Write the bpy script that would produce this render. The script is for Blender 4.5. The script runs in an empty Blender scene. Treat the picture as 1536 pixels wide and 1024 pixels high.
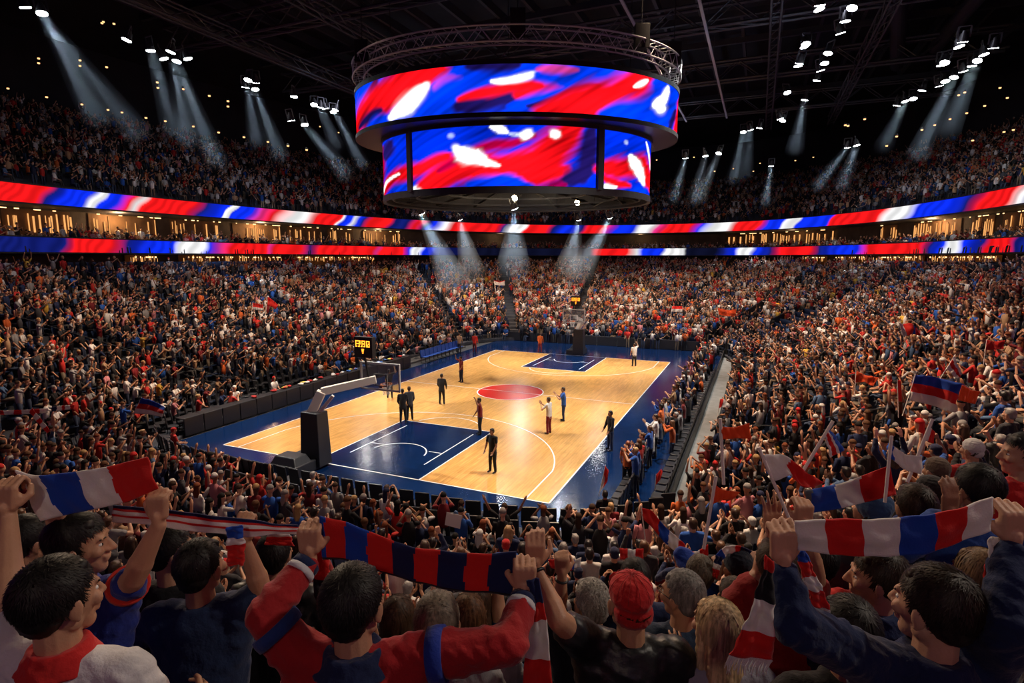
import bpy, bmesh, math, random
import numpy as np
from mathutils import Vector, Matrix
random.seed(7); rng = np.random.default_rng(7)
scene = bpy.context.scene
COL = scene.collection
PI = math.pi

# ------------------------------------------------------------------ camera
CAM = np.array([13.42, -30.784, 8.03]); YAW, PIT, FPX = -.408, -.146, 849.65
FW = np.array([math.sin(YAW)*math.cos(PIT), math.cos(YAW)*math.cos(PIT), math.sin(PIT)])
RT = np.array([math.cos(YAW), -math.sin(YAW), 0.0]); UP = np.cross(RT, FW)
def proj(P):
    """pixel position (1536 x 1024 frame) and depth of world points"""
    d = np.atleast_2d(np.asarray(P, float)) - CAM
    z = d @ FW; zz = np.where(z > .05, z, .05)
    return np.stack([768+FPX*(d @ RT)/zz, 512-FPX*(d @ UP)/zz, z], 1)
def at_depth(x, y, dep):
    return CAM + (FW + RT*(x-768)/FPX - UP*(y-512)/FPX)*dep
def at_height(x, y, z):
    d = FW + RT*(x-768)/FPX - UP*(y-512)/FPX
    return CAM + d*((z-CAM[2])/d[2])
cd = bpy.data.cameras.new('camera'); cam = bpy.data.objects.new('camera', cd); COL.objects.link(cam)
cam.matrix_world = Matrix(((RT[0], UP[0], -FW[0], CAM[0]), (RT[1], UP[1], -FW[1], CAM[1]), (RT[2], UP[2], -FW[2], CAM[2]), (0, 0, 0, 1)))
cd.sensor_width = 36; cd.lens = FPX/1536*36; cd.clip_start = .05; cd.clip_end = 400
scene.camera = cam

# ------------------------------------------------------------------ materials
def new_mat(name):
    m = bpy.data.materials.new(name); m.use_nodes = True
    nt = m.node_tree; nt.nodes.clear()
    out = nt.nodes.new('ShaderNodeOutputMaterial')
    return m, nt, out
def N(nt, t, **k):
    n = nt.nodes.new(t)
    for a, v in k.items():
        if a.startswith('_'): setattr(n, a[1:], v)
        else: n.inputs[a.replace('__', ' ')].default_value = v
    return n
def mat(name, col, rough=.6, metal=0, spec=.5, noise=0, nscale=20, bump=0, bscale=60, coat=0):
    m, nt, out = new_mat(name)
    p = nt.nodes.new('ShaderNodeBsdfPrincipled')
    p.inputs['Roughness'].default_value = rough; p.inputs['Metallic'].default_value = metal
    p.inputs['Specular IOR Level'].default_value = spec; p.inputs['Coat Weight'].default_value = coat
    c = (*col, 1)
    tc = nt.nodes.new('ShaderNodeTexCoord')
    if noise:
        nz = N(nt, 'ShaderNodeTexNoise', Scale=nscale, Detail=4); nt.links.new(tc.outputs['Object'], nz.inputs['Vector'])
        mp = N(nt, 'ShaderNodeMapRange'); mp.inputs['From Min'].default_value = .3; mp.inputs['From Max'].default_value = .7
        mp.inputs['To Min'].default_value = 1-noise; mp.inputs['To Max'].default_value = 1+noise
        nt.links.new(nz.outputs[0], mp.inputs[0])
        mx = N(nt, 'ShaderNodeVectorMath', _operation='SCALE'); mx.inputs[0].default_value = col
        nt.links.new(mp.outputs[0], mx.inputs['Scale']); nt.links.new(mx.outputs[0], p.inputs['Base Color'])
    else: p.inputs['Base Color'].default_value = c
    if bump:
        nz = N(nt, 'ShaderNodeTexNoise', Scale=bscale, Detail=3); nt.links.new(tc.outputs['Object'], nz.inputs['Vector'])
        b = N(nt, 'ShaderNodeBump', Strength=bump, Distance=.01); nt.links.new(nz.outputs[0], b.inputs['Height'])
        nt.links.new(b.outputs[0], p.inputs['Normal'])
    nt.links.new(p.outputs[0], out.inputs[0]); return m
def emit_mat(name, col, strength):
    m, nt, out = new_mat(name); e = N(nt, 'ShaderNodeEmission', Color=(*col, 1), Strength=strength)
    nt.links.new(e.outputs[0], out.inputs[0]); return m
def attr_emit(name, strength, grid=0):
    m, nt, out = new_mat(name); a = N(nt, 'ShaderNodeAttribute', _attribute_name='Col')
    e = N(nt, 'ShaderNodeEmission', Strength=strength); nt.links.new(a.outputs['Color'], e.inputs['Color'])
    nt.links.new(e.outputs[0], out.inputs[0]); return m
def tint_mat(name, rough=.8, bump=.3, bscale=90, spec=.3, noise=.12, sss=0, sheen=0):
    """a material whose colour is the object's own colour (so copies can share one mesh)"""
    m, nt, out = new_mat(name); p = nt.nodes.new('ShaderNodeBsdfPrincipled')
    p.inputs['Roughness'].default_value = rough; p.inputs['Specular IOR Level'].default_value = spec
    if sheen: p.inputs['Sheen Weight'].default_value = sheen
    if sss:
        p.inputs['Subsurface Weight'].default_value = sss; p.inputs['Subsurface Radius'].default_value = (.012, .004, .002); p.inputs['Subsurface Scale'].default_value = 1
    oi = nt.nodes.new('ShaderNodeObjectInfo'); tc = nt.nodes.new('ShaderNodeTexCoord')
    nz = N(nt, 'ShaderNodeTexNoise', Scale=9, Detail=4); nt.links.new(tc.outputs['Object'], nz.inputs['Vector'])
    mp = N(nt, 'ShaderNodeMapRange'); mp.inputs['From Min'].default_value = .3; mp.inputs['From Max'].default_value = .7
    mp.inputs['To Min'].default_value = 1-noise; mp.inputs['To Max'].default_value = 1+noise
    nt.links.new(nz.outputs[0], mp.inputs[0])
    mx = N(nt, 'ShaderNodeVectorMath', _operation='SCALE'); nt.links.new(oi.outputs['Color'], mx.inputs[0])
    nt.links.new(mp.outputs[0], mx.inputs['Scale']); nt.links.new(mx.outputs[0], p.inputs['Base Color'])
    if bump:
        n2 = N(nt, 'ShaderNodeTexNoise', Scale=bscale, Detail=3); nt.links.new(tc.outputs['Object'], n2.inputs['Vector'])
        b = N(nt, 'ShaderNodeBump', Strength=bump, Distance=.01); nt.links.new(n2.outputs[0], b.inputs['Height'])
        nt.links.new(b.outputs[0], p.inputs['Normal'])
    nt.links.new(p.outputs[0], out.inputs[0]); return m
M = {}
M['concrete'] = mat('concrete', (.10, .105, .115), .8, noise=.25, nscale=1.5)
M['walk'] = mat('walkway_concrete', (.19, .2, .205), .7, noise=.2, nscale=2)
M['step'] = mat('step_concrete', (.035, .04, .055), .8, noise=.3, nscale=2)
M['dark'] = mat('dark_paint', (.012, .013, .018), .7)
M['black'] = mat('black_plastic', (.012, .012, .014), .45)
M['vinyl'] = mat('black_vinyl', (.02, .022, .028), .38, bump=.15, bscale=14)
M['navyseat'] = mat('navy_plastic', (.018, .035, .09), .4)
M['steel'] = mat('truss_steel', (.55, .57, .62), .4, metal=.3)
M['darksteel'] = mat('dark_truss_steel', (.05, .053, .06), .5, metal=.5)
M['roof'] = mat('roof_deck', (.012, .013, .018), .9, noise=.4, nscale=.3)
M['white'] = mat('white_enamel', (.78, .74, .68), .35)
M['line'] = mat('white_line_paint', (.85, .85, .85), .3)
M['red'] = mat('red_paint', (.6, .02, .015), .22)
M['orange'] = mat('orange_metal', (.8, .2, .03), .4)
M['suite'] = mat('suite_wall', (.10, .08, .06), .8, noise=.3, nscale=1)
M['tier'] = mat('tier_fascia', (.03, .033, .045), .6)
M['net'] = mat('white_cord', (.8, .8, .78), .8)
M['paper'] = mat('white_card', (.8, .79, .78), .7)
M['warm'] = emit_mat('warm_suite_light', (1, .58, .24), 3.2)
M['warmsoft'] = emit_mat('warm_curtain_glow', (1, .45, .14), 1.0)  # curtains emit, standing in for lamp light falling on them
M['warmdot'] = emit_mat('warm_downlight', (1, .5, .2), 2.2)
M['lamp'] = emit_mat('lamp_lens', (.88, .95, 1), 60)
M['lampwarm'] = emit_mat('warm_lamp_lens', (1, .8, .5), 60)
M['led'] = emit_mat('orange_led', (1, .28, .02), 3.5)
M['cloth'] = tint_mat('cloth', .85, .35, 70, .2, sheen=.15)
M['skin'] = tint_mat('skin', .5, .12, 120, .4, noise=.1)
M['hair'] = tint_mat('hair', .38, .3, 160, .5, noise=.25)
M['leather'] = tint_mat('jacket', .42, .25, 40, .4)

# ------------------------------------------------------------------ meshes
def link(o, parent=None):
    COL.objects.link(o)
    if parent is not None: o.parent = parent
    return o
def np_mesh(name, V, F, mats, mi=None, smooth=False, col=None):
    """V n x 3, F list of polygons or an m x 3 / m x 4 array"""
    me = bpy.data.meshes.new(name)
    V = np.asarray(V, np.float32)
    if isinstance(F, np.ndarray):
        k = F.shape[1]; me.vertices.add(len(V)); me.vertices.foreach_set('co', V.ravel())
        me.loops.add(F.size); me.loops.foreach_set('vertex_index', F.astype(np.int32).ravel())
        me.polygons.add(len(F)); me.polygons.foreach_set('loop_start', np.arange(0, F.size, k, dtype=np.int32))
        me.update(calc_edges=True)
    else:
        me.from_pydata([tuple(map(float, v)) for v in V], [], [tuple(int(i) for i in f) for f in F])
    for m in (mats if isinstance(mats, (list, tuple)) else [mats]): me.materials.append(m)
    if mi is not None: me.polygons.foreach_set('material_index', np.asarray(mi, np.int32))
    if smooth: me.polygons.foreach_set('use_smooth', np.ones(len(me.polygons), bool))
    if col is not None:
        a = me.color_attributes.new('Col', 'FLOAT_COLOR', 'POINT')
        c = np.ones((len(V), 4), np.float32); c[:, :3] = col; a.data.foreach_set('color', c.ravel())
    me.update(); return me
class MB:
    """collects shapes for ONE mesh"""
    def __init__(s): s.v = []; s.f = []; s.m = []; s.mi = 0
    def add(s, V, F):
        o = len(s.v); s.v += [tuple(map(float, p)) for p in V]; s.f += [tuple(i+o for i in f) for f in F]; s.m += [s.mi]*len(F); return s
    def box(s, c, size, R=None, taper=1):
        x, y, z = [q/2 for q in size]; V = []
        for k in (-1, 1):
            t = taper if k > 0 else 1
            V += [(-x*t, -y*t, k*z), (x*t, -y*t, k*z), (x*t, y*t, k*z), (-x*t, y*t, k*z)]
        V = np.array(V)
        if R is not None: V = V @ np.array(R).T
        return s.add(V+np.array(c), [(3, 2, 1, 0), (4, 5, 6, 7), (0, 1, 5, 4), (1, 2, 6, 5), (2, 3, 7, 6), (3, 0, 4, 7)])
    def bar(s, p, q, w, h=None, up=(0, 0, 1)):
        p = np.array(p, float); q = np.array(q, float); d = q-p; L = np.linalg.norm(d); d /= L
        u = np.array(up, float)
        if abs(d @ u) > .98: u = np.array((1., 0, 0))
        a = np.cross(d, u); a /= np.linalg.norm(a); b = np.cross(a, d)
        return s.box((p+q)/2, (w, h or w, L), np.stack([a, b, d], 1))
    def cyl(s, p, q, r, r2=None, n=12, cap=True):
        p = np.array(p, float); q = np.array(q, float); d = q-p; d /= np.linalg.norm(d); r2 = r if r2 is None else r2
        u = np.array((0, 0, 1.)) if abs(d[2]) < .9 else np.array((1., 0, 0)); a = np.cross(d, u); a /= np.linalg.norm(a); b = np.cross(a, d)
        V = []
        for P, rr in ((p, r), (q, r2)):
            for k in range(n):
                t = 2*PI*k/n; V.append(P+rr*(a*math.cos(t)-b*math.sin(t)))
        F = [(k, n+k, n+(k+1) % n, (k+1) % n) for k in range(n)]
        if cap: F += [tuple(range(n)), tuple(range(2*n-1, n-1, -1))]
        return s.add(V, F)
    def grid(s, G, closed=False):
        """G rows x cols x 3"""
        G = np.asarray(G); r, c = G.shape[:2]; F = []
        for i in range(r-1):
            for j in range(c if closed else c-1):
                k = (j+1) % c; F.append((i*c+j, i*c+k, (i+1)*c+k, (i+1)*c+j))
        return s.add(G.reshape(-1, 3), F)
    def mesh(s, name, mats, smooth=False):
        return np_mesh(name, np.array(s.v), s.f, mats, s.m if isinstance(mats, (list, tuple)) else None, smooth)
    def build(s, name, mats, parent=None, smooth=False, **k):
        o = bpy.data.objects.new(name, s.mesh(name, mats, smooth)); link(o, parent)
        if k: tag(o, **k)
        return o
def tag(o, label=None, category=None, group=None, kind=None):
    for a, v in (('label', label), ('category', category), ('group', group), ('kind', kind)):
        if v: o[a] = v
    return o
def empty(name, loc=(0, 0, 0), rz=0, **k):
    o = bpy.data.objects.new(name, None); link(o); o.location = [float(q) for q in loc]; o.rotation_euler = (0, 0, rz); o.empty_display_size = .1
    return tag(o, **k)
KIDS = {}
def copy_tree(o, parent=None, depth=0):
    c = o.copy(); COL.objects.link(c)
    if parent is not None: c.parent = parent
    for ch in list(o.children): copy_tree(ch, c, depth+1)
    return c
def bevel(o, w=.01, seg=2):
    m = o.modifiers.new('bevel', 'BEVEL'); m.width = w; m.segments = seg; m.limit_method = 'ANGLE'; return o
POWB, KC, KS, KF, KU = 7, 2.6, 2.3, 1, .55; N_IND = 215
# ================================================================== bowl
def sup(A, n, th):
    c, s = np.cos(th), np.sin(th)
    return np.sign(c)*np.abs(c)**(2/n)*A[0], np.sign(s)*np.abs(s)**(2/n)*A[1]
BC = np.array([.7, 2.3])
def smooth01(x): x = np.clip(x, 0, 1); return x*x*(3-2*x)
def bowl_xy(th, s):
    """plan point at angle th and offset fraction s (0 court side, 1 under the ribbon boards, above 1 the upper tier)"""
    th = np.asarray(th, float); s = np.asarray(s, float)
    c, sn = np.cos(th), np.sin(th)
    # axes by quadrant (smoothly blended)
    a0 = np.where(c > 0, 11.6, 12.5); b0 = np.where(sn > 0, 18.7, 18.6)
    a1 = np.where(c > 0, 30., 33.5); b1 = np.where(sn > 0, 54., 44.)
    n0, n1 = 5.0, 2.25
    # same polar direction for both curves: solve radius
    def rad(a, b, n): return (np.abs(c/a)**n+np.abs(sn/b)**n)**(-1/n)
    r = (1-s)*rad(a0, b0, n0)+s*rad(a1, b1, n1)
    return BC[0]+r*c, BC[1]+r*sn
NEAR_H, FAR_H = 8.6, 6.8
def floor_z(th, s):
    w = smooth01((-np.sin(th)-.35)/.5)
    far = .25+FAR_H*np.clip(s, 0, 1.2)**1.05
    nearA = np.interp(s, [0, .1, .7, 1.2], [.1, .12, 6.3, 11])
    nearB = np.interp(s, [0, .08, .545, .56, .7, 1.2], [.08, .1, 3.1, 4.9, 6.3, 11])
    wd = smooth01((-np.sin(th)-.80)/.09)
    near = nearA*(1-wd)+nearB*wd
    return far*(1-w)+near*w
def where_on_bowl(x, y):
    dx, dy = x-BC[0], y-BC[1]; th = math.atan2(dy, dx)
    p0 = np.array(bowl_xy(th, 0.))-BC; p1 = np.array(bowl_xy(th, 1.))-BC
    r0, r1 = np.linalg.norm(p0), np.linalg.norm(p1)
    return th, (math.hypot(dx, dy)-r0)/(r1-r0)
NROW = 26
TH = np.linspace(0, 2*PI, 289)[:-1]
def stepped(name, s0, s1, nrow, zf, mt, **k):
    rows = []
    for i in range(nrow):
        sa = s0+(s1-s0)*i/nrow; sb = s0+(s1-s0)*(i+1)/nrow
        z = zf(TH, sa+0*TH)
        for s in (sa, sb):
            x, y = bowl_xy(TH, s+0*TH); rows.append(np.stack([x, y, z], 1))
    mb = MB(); G = np.array(rows)
    r, c = G.shape[:2]
    # front skirt down to the floor
    F0 = G[0].copy(); F0[:, 2] -= .4 if s0 > .5 else .25
    G = np.concatenate([F0[None], G], 0)
    mb.grid(G[:, ::-1], closed=True)
    return mb.build(name, mt, **k)
stepped('floor_lower_stand', 0, 1.02, NROW, floor_z, M['step'], kind='structure')
RZ = {'low': (8.45, 9.45), 'up': (11.75, 12.95)}
def upper_z(th, s): return 12.9+(s-1)*10.2
stepped('floor_upper_stand', 1.0, 1.92, 18, upper_z, M['step'], kind='structure')
def ring(s, z0, z1, s2=None):
    s2 = s if s2 is None else s2
    x, y = bowl_xy(TH, s+0*TH); X, Y = bowl_xy(TH, s2+0*TH)
    a = np.stack([x, y, 0*x+z0], 1); b = np.stack([X, Y, 0*x+z1], 1)
    return np.array([a, b])[:, ::-1]
# concourse behind the lower stand, balcony, suites
mb = MB(); mb.grid(ring(1.0, 7.0, 7.0, 1.25), True); mb.build('floor_concourse', M['concrete'], kind='structure')
mb = MB(); mb.grid(ring(1.15, 6.8, 8.4), True); mb.build('wall_concourse', M['suite'], kind='structure')
mb = MB(); mb.grid(ring(1.003, 8.35, 8.35, 1.25), True); mb.grid(ring(1.002, 8.35, 9.5), True); mb.grid(ring(1.003, 9.0, 9.0, 1.25)[::-1], True)
mb.build('wall_suite_balcony', M['tier'], kind='structure')
mb = MB(); mb.grid(ring(1.16, 8.9, 11.9), True); mb.build('wall_suite', M['suite'], kind='structure')
mb = MB(); mb.grid(ring(1.003, 11.65, 11.65, 1.25), True); mb.grid(ring(1.002, 11.65, 13.0), True); mb.build('wall_upper_fascia', M['tier'], kind='structure')
mb = MB(); mb.grid(ring(1.92, 21.8, 30), True); mb.build('wall_back', M['roof'], kind='structure')
x, y = bowl_xy(TH, 1.95+0*TH)
mb = MB(); mb.add(np.stack([x, y, 0*x+29.5], 1), [tuple(range(len(TH)))[::-1]]); mb.build('ceiling', M['roof'], kind='structure')
# arena ground
mb = MB(); mb.add([(-60, -60, -.06), (60, -60, -.06), (60, 75, -.06), (-60, 75, -.06)], [(0, 1, 2, 3)])
mb.build('floor', mat('arena_floor', (.045, .05, .06), .6, noise=.2, nscale=1), kind='structure')

# ------------------------------------------------------------------ ribbon boards
R_, B_, W_, D_, P_, K_ = (1, .01, .012), (.004, .03, 1), (1, 1, 1), (.006, .012, .16), (.75, .03, .25), (.004, .005, .02)
up_stops = [(-300, B_), (-80, R_), (60, R_), (75, D_), (100, B_), (130, B_), (142, W_), (150, W_), (156, B_), (175, B_), (195, R_), (207, W_), (218, R_), (285, R_), (305, D_), (330, B_), (338, B_), (340, W_), (349, W_), (351, B_), (375, B_), (390, P_), (410, R_), (440, W_), (455, W_), (475, R_), (508, R_), (511, W_), (515, B_), (525, B_), (530, W_), (537, B_), (545, D_), (555, R_), (582, R_), (590, D_), (610, D_), (625, R_), (640, D_), (650, B_), (668, W_), (680, R_), (745, R_), (755, D_), (770, W_), (785, W_), (790, R_), (820, R_), (830, D_), (850, B_), (872, D_), (880, R_), (905, R_), (925, B_), (950, B_), (958, W_), (975, W_), (985, P_), (1000, R_), (1035, R_), (1050, B_), (1068, W_), (1092, W_), (1103, R_), (1138, R_), (1150, B_), (1172, B_), (1176, W_), (1194, W_), (1198, B_), (1244, B_), (1247, R_), (1318, R_), (1332, W_), (1358, W_), (1375, B_), (1425, B_), (1450, D_), (1475, R_), (1515, R_), (1536, W_), (1600, B_), (1800, R_)]
lo_stops = [(-300, R_), (-60, D_), (95, D_), (112, R_), (165, R_), (192, D_), (230, B_), (260, B_), (270, W_), (303, W_), (314, B_), (332, P_), (348, R_), (400, R_), (405, P_), (412, R_), (450, R_), (465, D_), (480, R_), (560, R_), (566, P_), (572, R_), (604, R_), (614, B_), (620, W_), (628, W_), (636, B_), (660, D_), (700, K_), (885, K_), (897, R_), (940, R_), (955, W_), (964, B_), (992, B_), (998, W_), (1024, W_), (1029, K_), (1072, K_), (1085, D_), (1102, B_), (1110, W_), (1124, W_), (1133, B_), (1155, D_), (1172, R_), (1215, R_), (1228, D_), (1265, B_), (1285, B_), (1302, R_), (1378, R_), (1395, D_), (1412, B_), (1420, W_), (1434, W_), (1445, B_), (1472, D_), (1482, R_), (1512, R_), (1524, D_), (1700, B_)]
def ribbon(name, z0, z1, stops, slant, s=.997):
    n = 2200; nv = 9
    th = np.linspace(0, 2*PI, n, endpoint=False); x, y = bowl_xy(th, s+0*th)
    V = []; C = []
    xs = np.array([a for a, _ in stops], float); cs = np.array([c for _, c in stops], float)
    for j in range(nv):
        v = j/(nv-1); P = np.stack([x, y, 0*x+z0+(z1-z0)*v], 1); q = proj(P)
        scale = np.clip(34/np.maximum(q[:, 2], 5), .3, 1.2)
        px = np.where(q[:, 2] > .5, q[:, 0], -300+((th*900) % 2000))
        pe = px-slant*(v-.5)*scale+3*np.sin(px*.09+v*4)*scale
        c = np.stack([np.interp(pe, xs, cs[:, k]) for k in range(3)], 1)
        wob = .82+.18*np.sin(pe*.31+np.sin(pe*.05)*3); C.append(c*wob[:, None]); V.append(P)
    V = np.array(V); C = np.array(C)
    F = [(j*n+i, j*n+(i+1) % n, (j+1)*n+(i+1) % n, (j+1)*n+i) for j in range(nv-1) for i in range(n)]
    F = np.array(F)[:, ::-1]
    return np_mesh(name, V.reshape(-1, 3), F, M['ledboard'], col=C.reshape(-1, 3))
M['ledboard'] = attr_emit('led_board', 1.15)
for nm, zz, st, sl, lab in (('ribbon_board', RZ['up'], up_stops, 26, 'upper of two red, white and blue light ribbons, just below the top tier'),
                            ('ribbon_board', RZ['low'], lo_stops, 10, 'lower of two red, white and blue light ribbons, above the lower stands')):
    e = empty(nm, (BC[0], BC[1], zz[0]), label=lab, category='light board')
    o = bpy.data.objects.new('screen', ribbon('screen', *zz, st, sl)); link(o, e); o.location = (-BC[0], -BC[1], -zz[0])
    mb = MB(); mb.grid(ring(.994, zz[0]-.09, zz[0]-.02, .994), True); mb.grid(ring(.994, zz[1]+.02, zz[1]+.09, .994), True)
    mb.grid(ring(.994, zz[1]+.09, zz[1]+.09, 1.002), True)
    o = mb.build('frame', M['black'], e); o.location = (-BC[0], -BC[1], -zz[0])

# ------------------------------------------------------------------ warm suite openings
def panel_on(s, th0, th1, z0, z1, mb, n=4):
    th = np.linspace(th0, th1, n+1); x, y = bowl_xy(th, s+0*th)
    mb.grid(np.array([np.stack([x, y, 0*x+z0], 1), np.stack([x, y, 0*x+z1], 1)])[:, ::-1])
def arc_th(px_list, s, z):
    """angles on curve s (height z) for photo columns"""
    th = np.linspace(-.6, 3.9, 4000); x, y = bowl_xy(th, s+0*th); q = proj(np.stack([x, y, 0*x+z], 1))
    ok = q[:, 2] > 3
    return [float(th[ok][np.argmin(np.abs(q[ok, 0]-p))]) for p in px_list]
wi = 0
suite_px = [(-60, 0), (5, 108), (135, 236), (256, 330), (350, 420), (432, 482), (492, 530), (545, 600), (1090, 1150), (1160, 1250), (1320, 1345), (1370, 1440), (1456, 1490), (1502, 1560)]
for a, b in suite_px:
    t0, t1 = arc_th([a, b], 1.15, 10.8)
    e = empty('suite_opening', (*bowl_xy((t0+t1)/2, 1.15), 9.0), label='', category='suite')
    L = e.location
    dim = .55 if 480 < a < 1300 else 1  # warm glow, weaker in some suites, put into the wall colour
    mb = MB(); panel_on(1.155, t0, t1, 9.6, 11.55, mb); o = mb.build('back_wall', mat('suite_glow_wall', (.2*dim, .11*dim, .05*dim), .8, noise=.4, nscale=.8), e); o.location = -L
    # lamps, and curtains whose lit look is put in as emission
    k = 0; t = min(t0, t1); T1 = max(t0, t1)
    lm = []; cm = []
    while t < T1-.002:
        w = random.uniform(.0015, .004)
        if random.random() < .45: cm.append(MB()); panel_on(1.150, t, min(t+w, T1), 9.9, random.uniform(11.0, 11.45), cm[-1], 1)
        if random.random() < .28: lm.append(MB()); panel_on(1.12, t, min(t+w*2.4, T1), 11.47, 11.54, lm[-1], 1)
        t += w*random.uniform(1.2, 3.2)
    for q_ in cm: o = q_.build('glow_curtain', M['warmsoft'], e); o.location = -L
    for q_ in lm: o = q_.build('ceiling_lamp', M['warm'], e); o.location = -L
    wi += 1
    side = 'above the lower ribbon'
    e['label'] = f"warm lit suite opening above the lower ribbon, {['first','second','third','fourth','fifth','sixth','seventh','eighth','ninth','tenth','eleventh','twelfth','thirteenth','fourteenth'][wi-1]} clockwise round the balcony"
    e['group'] = 'suite openings round the balcony'
# concourse lights under the lower ribbon
conc_px = [(190, 236), (270, 345), (352, 420), (440, 500), (505, 560), (1205, 1240), (1255, 1300), (1312, 1385), (1400, 1500)]
for i, (a, b) in enumerate(conc_px):
    t0, t1 = arc_th([a, b], 1.13, 7.8)
    e = empty('concourse_opening', (*bowl_xy((t0+t1)/2, 1.13), 7.0), category='concourse', group='warm concourse openings under the lower ribbon',
              label=f"amber lit concourse opening under the lower ribbon, {['first','second','third','fourth','fifth','sixth','seventh','eighth','ninth'][i]} clockwise from the west corner")
    L = e.location; lm = []; cm = MB(); t = min(t0, t1); T1 = max(t0, t1)
    panel_on(1.14, min(t0, t1), T1, 7.2, 8.3, cm); o = cm.build('back_wall', mat('concourse_glow_wall', (.3, .15, .05), .8, noise=.5, nscale=.6), e); o.location = -L  # amber light is mixed into this wall colour
    cm = []
    while t < T1-.002:
        w = random.uniform(.001, .003)
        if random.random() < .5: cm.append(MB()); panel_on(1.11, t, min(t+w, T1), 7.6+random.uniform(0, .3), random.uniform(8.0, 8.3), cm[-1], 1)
        if random.random() < .4: lm.append(MB()); panel_on(1.10, t, t+.0022, 8.05, 8.17, lm[-1], 1)
        t += w*random.uniform(1.2, 2.5)
    for q_ in cm: o = q_.build('glow_curtain', M['warmsoft'], e); o.location = -L  # strips emit by themselves to suggest a lit concourse
    for q_ in lm: o = q_.build('lamp', M['warm'], e); o.location = -L
for i, t in enumerate(np.linspace(-.3, 3.6, 11)):
    x, y = bowl_xy(t, 1.1); l = bpy.data.lights.new('suite_light', 'POINT'); l.energy = 260 if not (.9 < t < 2.2) else 50; l.color = (1, .6, .3); l.shadow_soft_size = .4
    o = bpy.data.objects.new('suite_light', l); link(o); o.location = (x, y, 11.2)

# ================================================================== court
E_ = .004
def floor_mats():
    m, nt, out = new_mat('maple_court'); p = nt.nodes.new('ShaderNodeBsdfPrincipled')
    tc = nt.nodes.new('ShaderNodeTexCoord')
    mp = N(nt, 'ShaderNodeMapping'); mp.inputs['Rotation'].default_value = (0, 0, PI/2); nt.links.new(tc.outputs['Object'], mp.inputs[0])
    br = N(nt, 'ShaderNodeTexBrick', Scale=1, Color1=(.72, .38, .11, 1), Color2=(.60, .30, .08, 1), Mortar=(.42, .21, .06, 1))
    br.inputs['Mortar Size'].default_value = .004; br.inputs['Brick Width'].default_value = 1.6; br.inputs['Row Height'].default_value = .11; br.offset = .37; br.inputs['Bias'].default_value = -.2
    nt.links.new(mp.outputs[0], br.inputs['Vector'])
    nz = N(nt, 'ShaderNodeTexNoise', Scale=.45, Detail=3); nt.links.new(tc.outputs['Object'], nz.inputs['Vector'])
    st = N(nt, 'ShaderNodeMapping'); st.inputs['Scale'].default_value = (3.0, .35, 1); nt.links.new(tc.outputs['Object'], st.inputs[0])
    n2 = N(nt, 'ShaderNodeTexNoise', Scale=3, Detail=6); nt.links.new(st.outputs[0], n2.inputs['Vector'])
    ad = N(nt, 'ShaderNodeMath', _operation='ADD'); nt.links.new(nz.outputs[0], ad.inputs[0]); nt.links.new(n2.outputs[0], ad.inputs[1])
    mr = N(nt, 'ShaderNodeMapRange'); mr.inputs['From Min'].default_value = .7; mr.inputs['From Max'].default_value = 1.3; mr.inputs['To Min'].default_value = .72; mr.inputs['To Max'].default_value = 1.22
    nt.links.new(ad.outputs[0], mr.inputs[0])
    sc = N(nt, 'ShaderNodeVectorMath', _operation='SCALE'); nt.links.new(br.outputs[0], sc.inputs[0]); nt.links.new(mr.outputs[0], sc.inputs['Scale'])
    nt.links.new(sc.outputs[0], p.inputs['Base Color'])
    rr = N(nt, 'ShaderNodeMapRange'); rr.inputs['To Min'].default_value = .17; rr.inputs['To Max'].default_value = .3; nt.links.new(n2.outputs[0], rr.inputs[0]); nt.links.new(rr.outputs[0], p.inputs['Roughness'])
    bp = N(nt, 'ShaderNodeBump', Strength=.06, Distance=.02); n3 = N(nt, 'ShaderNodeTexNoise', Scale=5, Detail=2); nt.links.new(tc.outputs['Object'], n3.inputs['Vector']); nt.links.new(n3.outputs[0], bp.inputs['Height']); nt.links.new(bp.outputs[0], p.inputs['Normal'])
    nt.links.new(p.outputs[0], out.inputs[0]); M['maple'] = m
    m, nt, out = new_mat('blue_lacquer'); p = nt.nodes.new('ShaderNodeBsdfPrincipled'); tc = nt.nodes.new('ShaderNodeTexCoord')
    nz = N(nt, 'ShaderNodeTexNoise', Scale=1.2, Detail=5); nt.links.new(tc.outputs['Object'], nz.inputs['Vector'])
    cr = nt.nodes.new('ShaderNodeValToRGB'); cr.color_ramp.elements[0].color = (.002, .012, .052, 1); cr.color_ramp.elements[1].color = (.003, .019, .082, 1)
    cr.color_ramp.elements[0].position = .3; cr.color_ramp.elements[1].position = .7
    nt.links.new(nz.outputs[0], cr.inputs[0]); nt.links.new(cr.outputs[0], p.inputs['Base Color'])
    p.inputs['Roughness'].default_value = .15
    bp = N(nt, 'ShaderNodeBump', Strength=.12, Distance=.02); n3 = N(nt, 'ShaderNodeTexNoise', Scale=6, Detail=3); nt.links.new(tc.outputs['Object'], n3.inputs['Vector']); nt.links.new(n3.outputs[0], bp.inputs['Height']); nt.links.new(bp.outputs[0], p.inputs['Normal'])
    nt.links.new(p.outputs[0], out.inputs[0]); M['blue'] = m
floor_mats()
court = empty('basketball_court', (0, 0, 0), label='glossy maple basketball court with dark blue surround, blue lanes and red centre circle', category='basketball court')
mb = MB(); mb.box((.65, 1.9, -.025), (20.9, 37, .05)); mb.build('blue_surround', M['blue'], court)
mb = MB(); mb.box((0, 0, E_-.003), (15, 28, .008)); mb.build('maple_floor', M['maple'], court)
for s in (-1, 1):
    mb = MB(); mb.box((0, s*10.85, .0085), (4.9, 6.3, .004)); mb.build('blue_lane', M['blue'], court)
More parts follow.
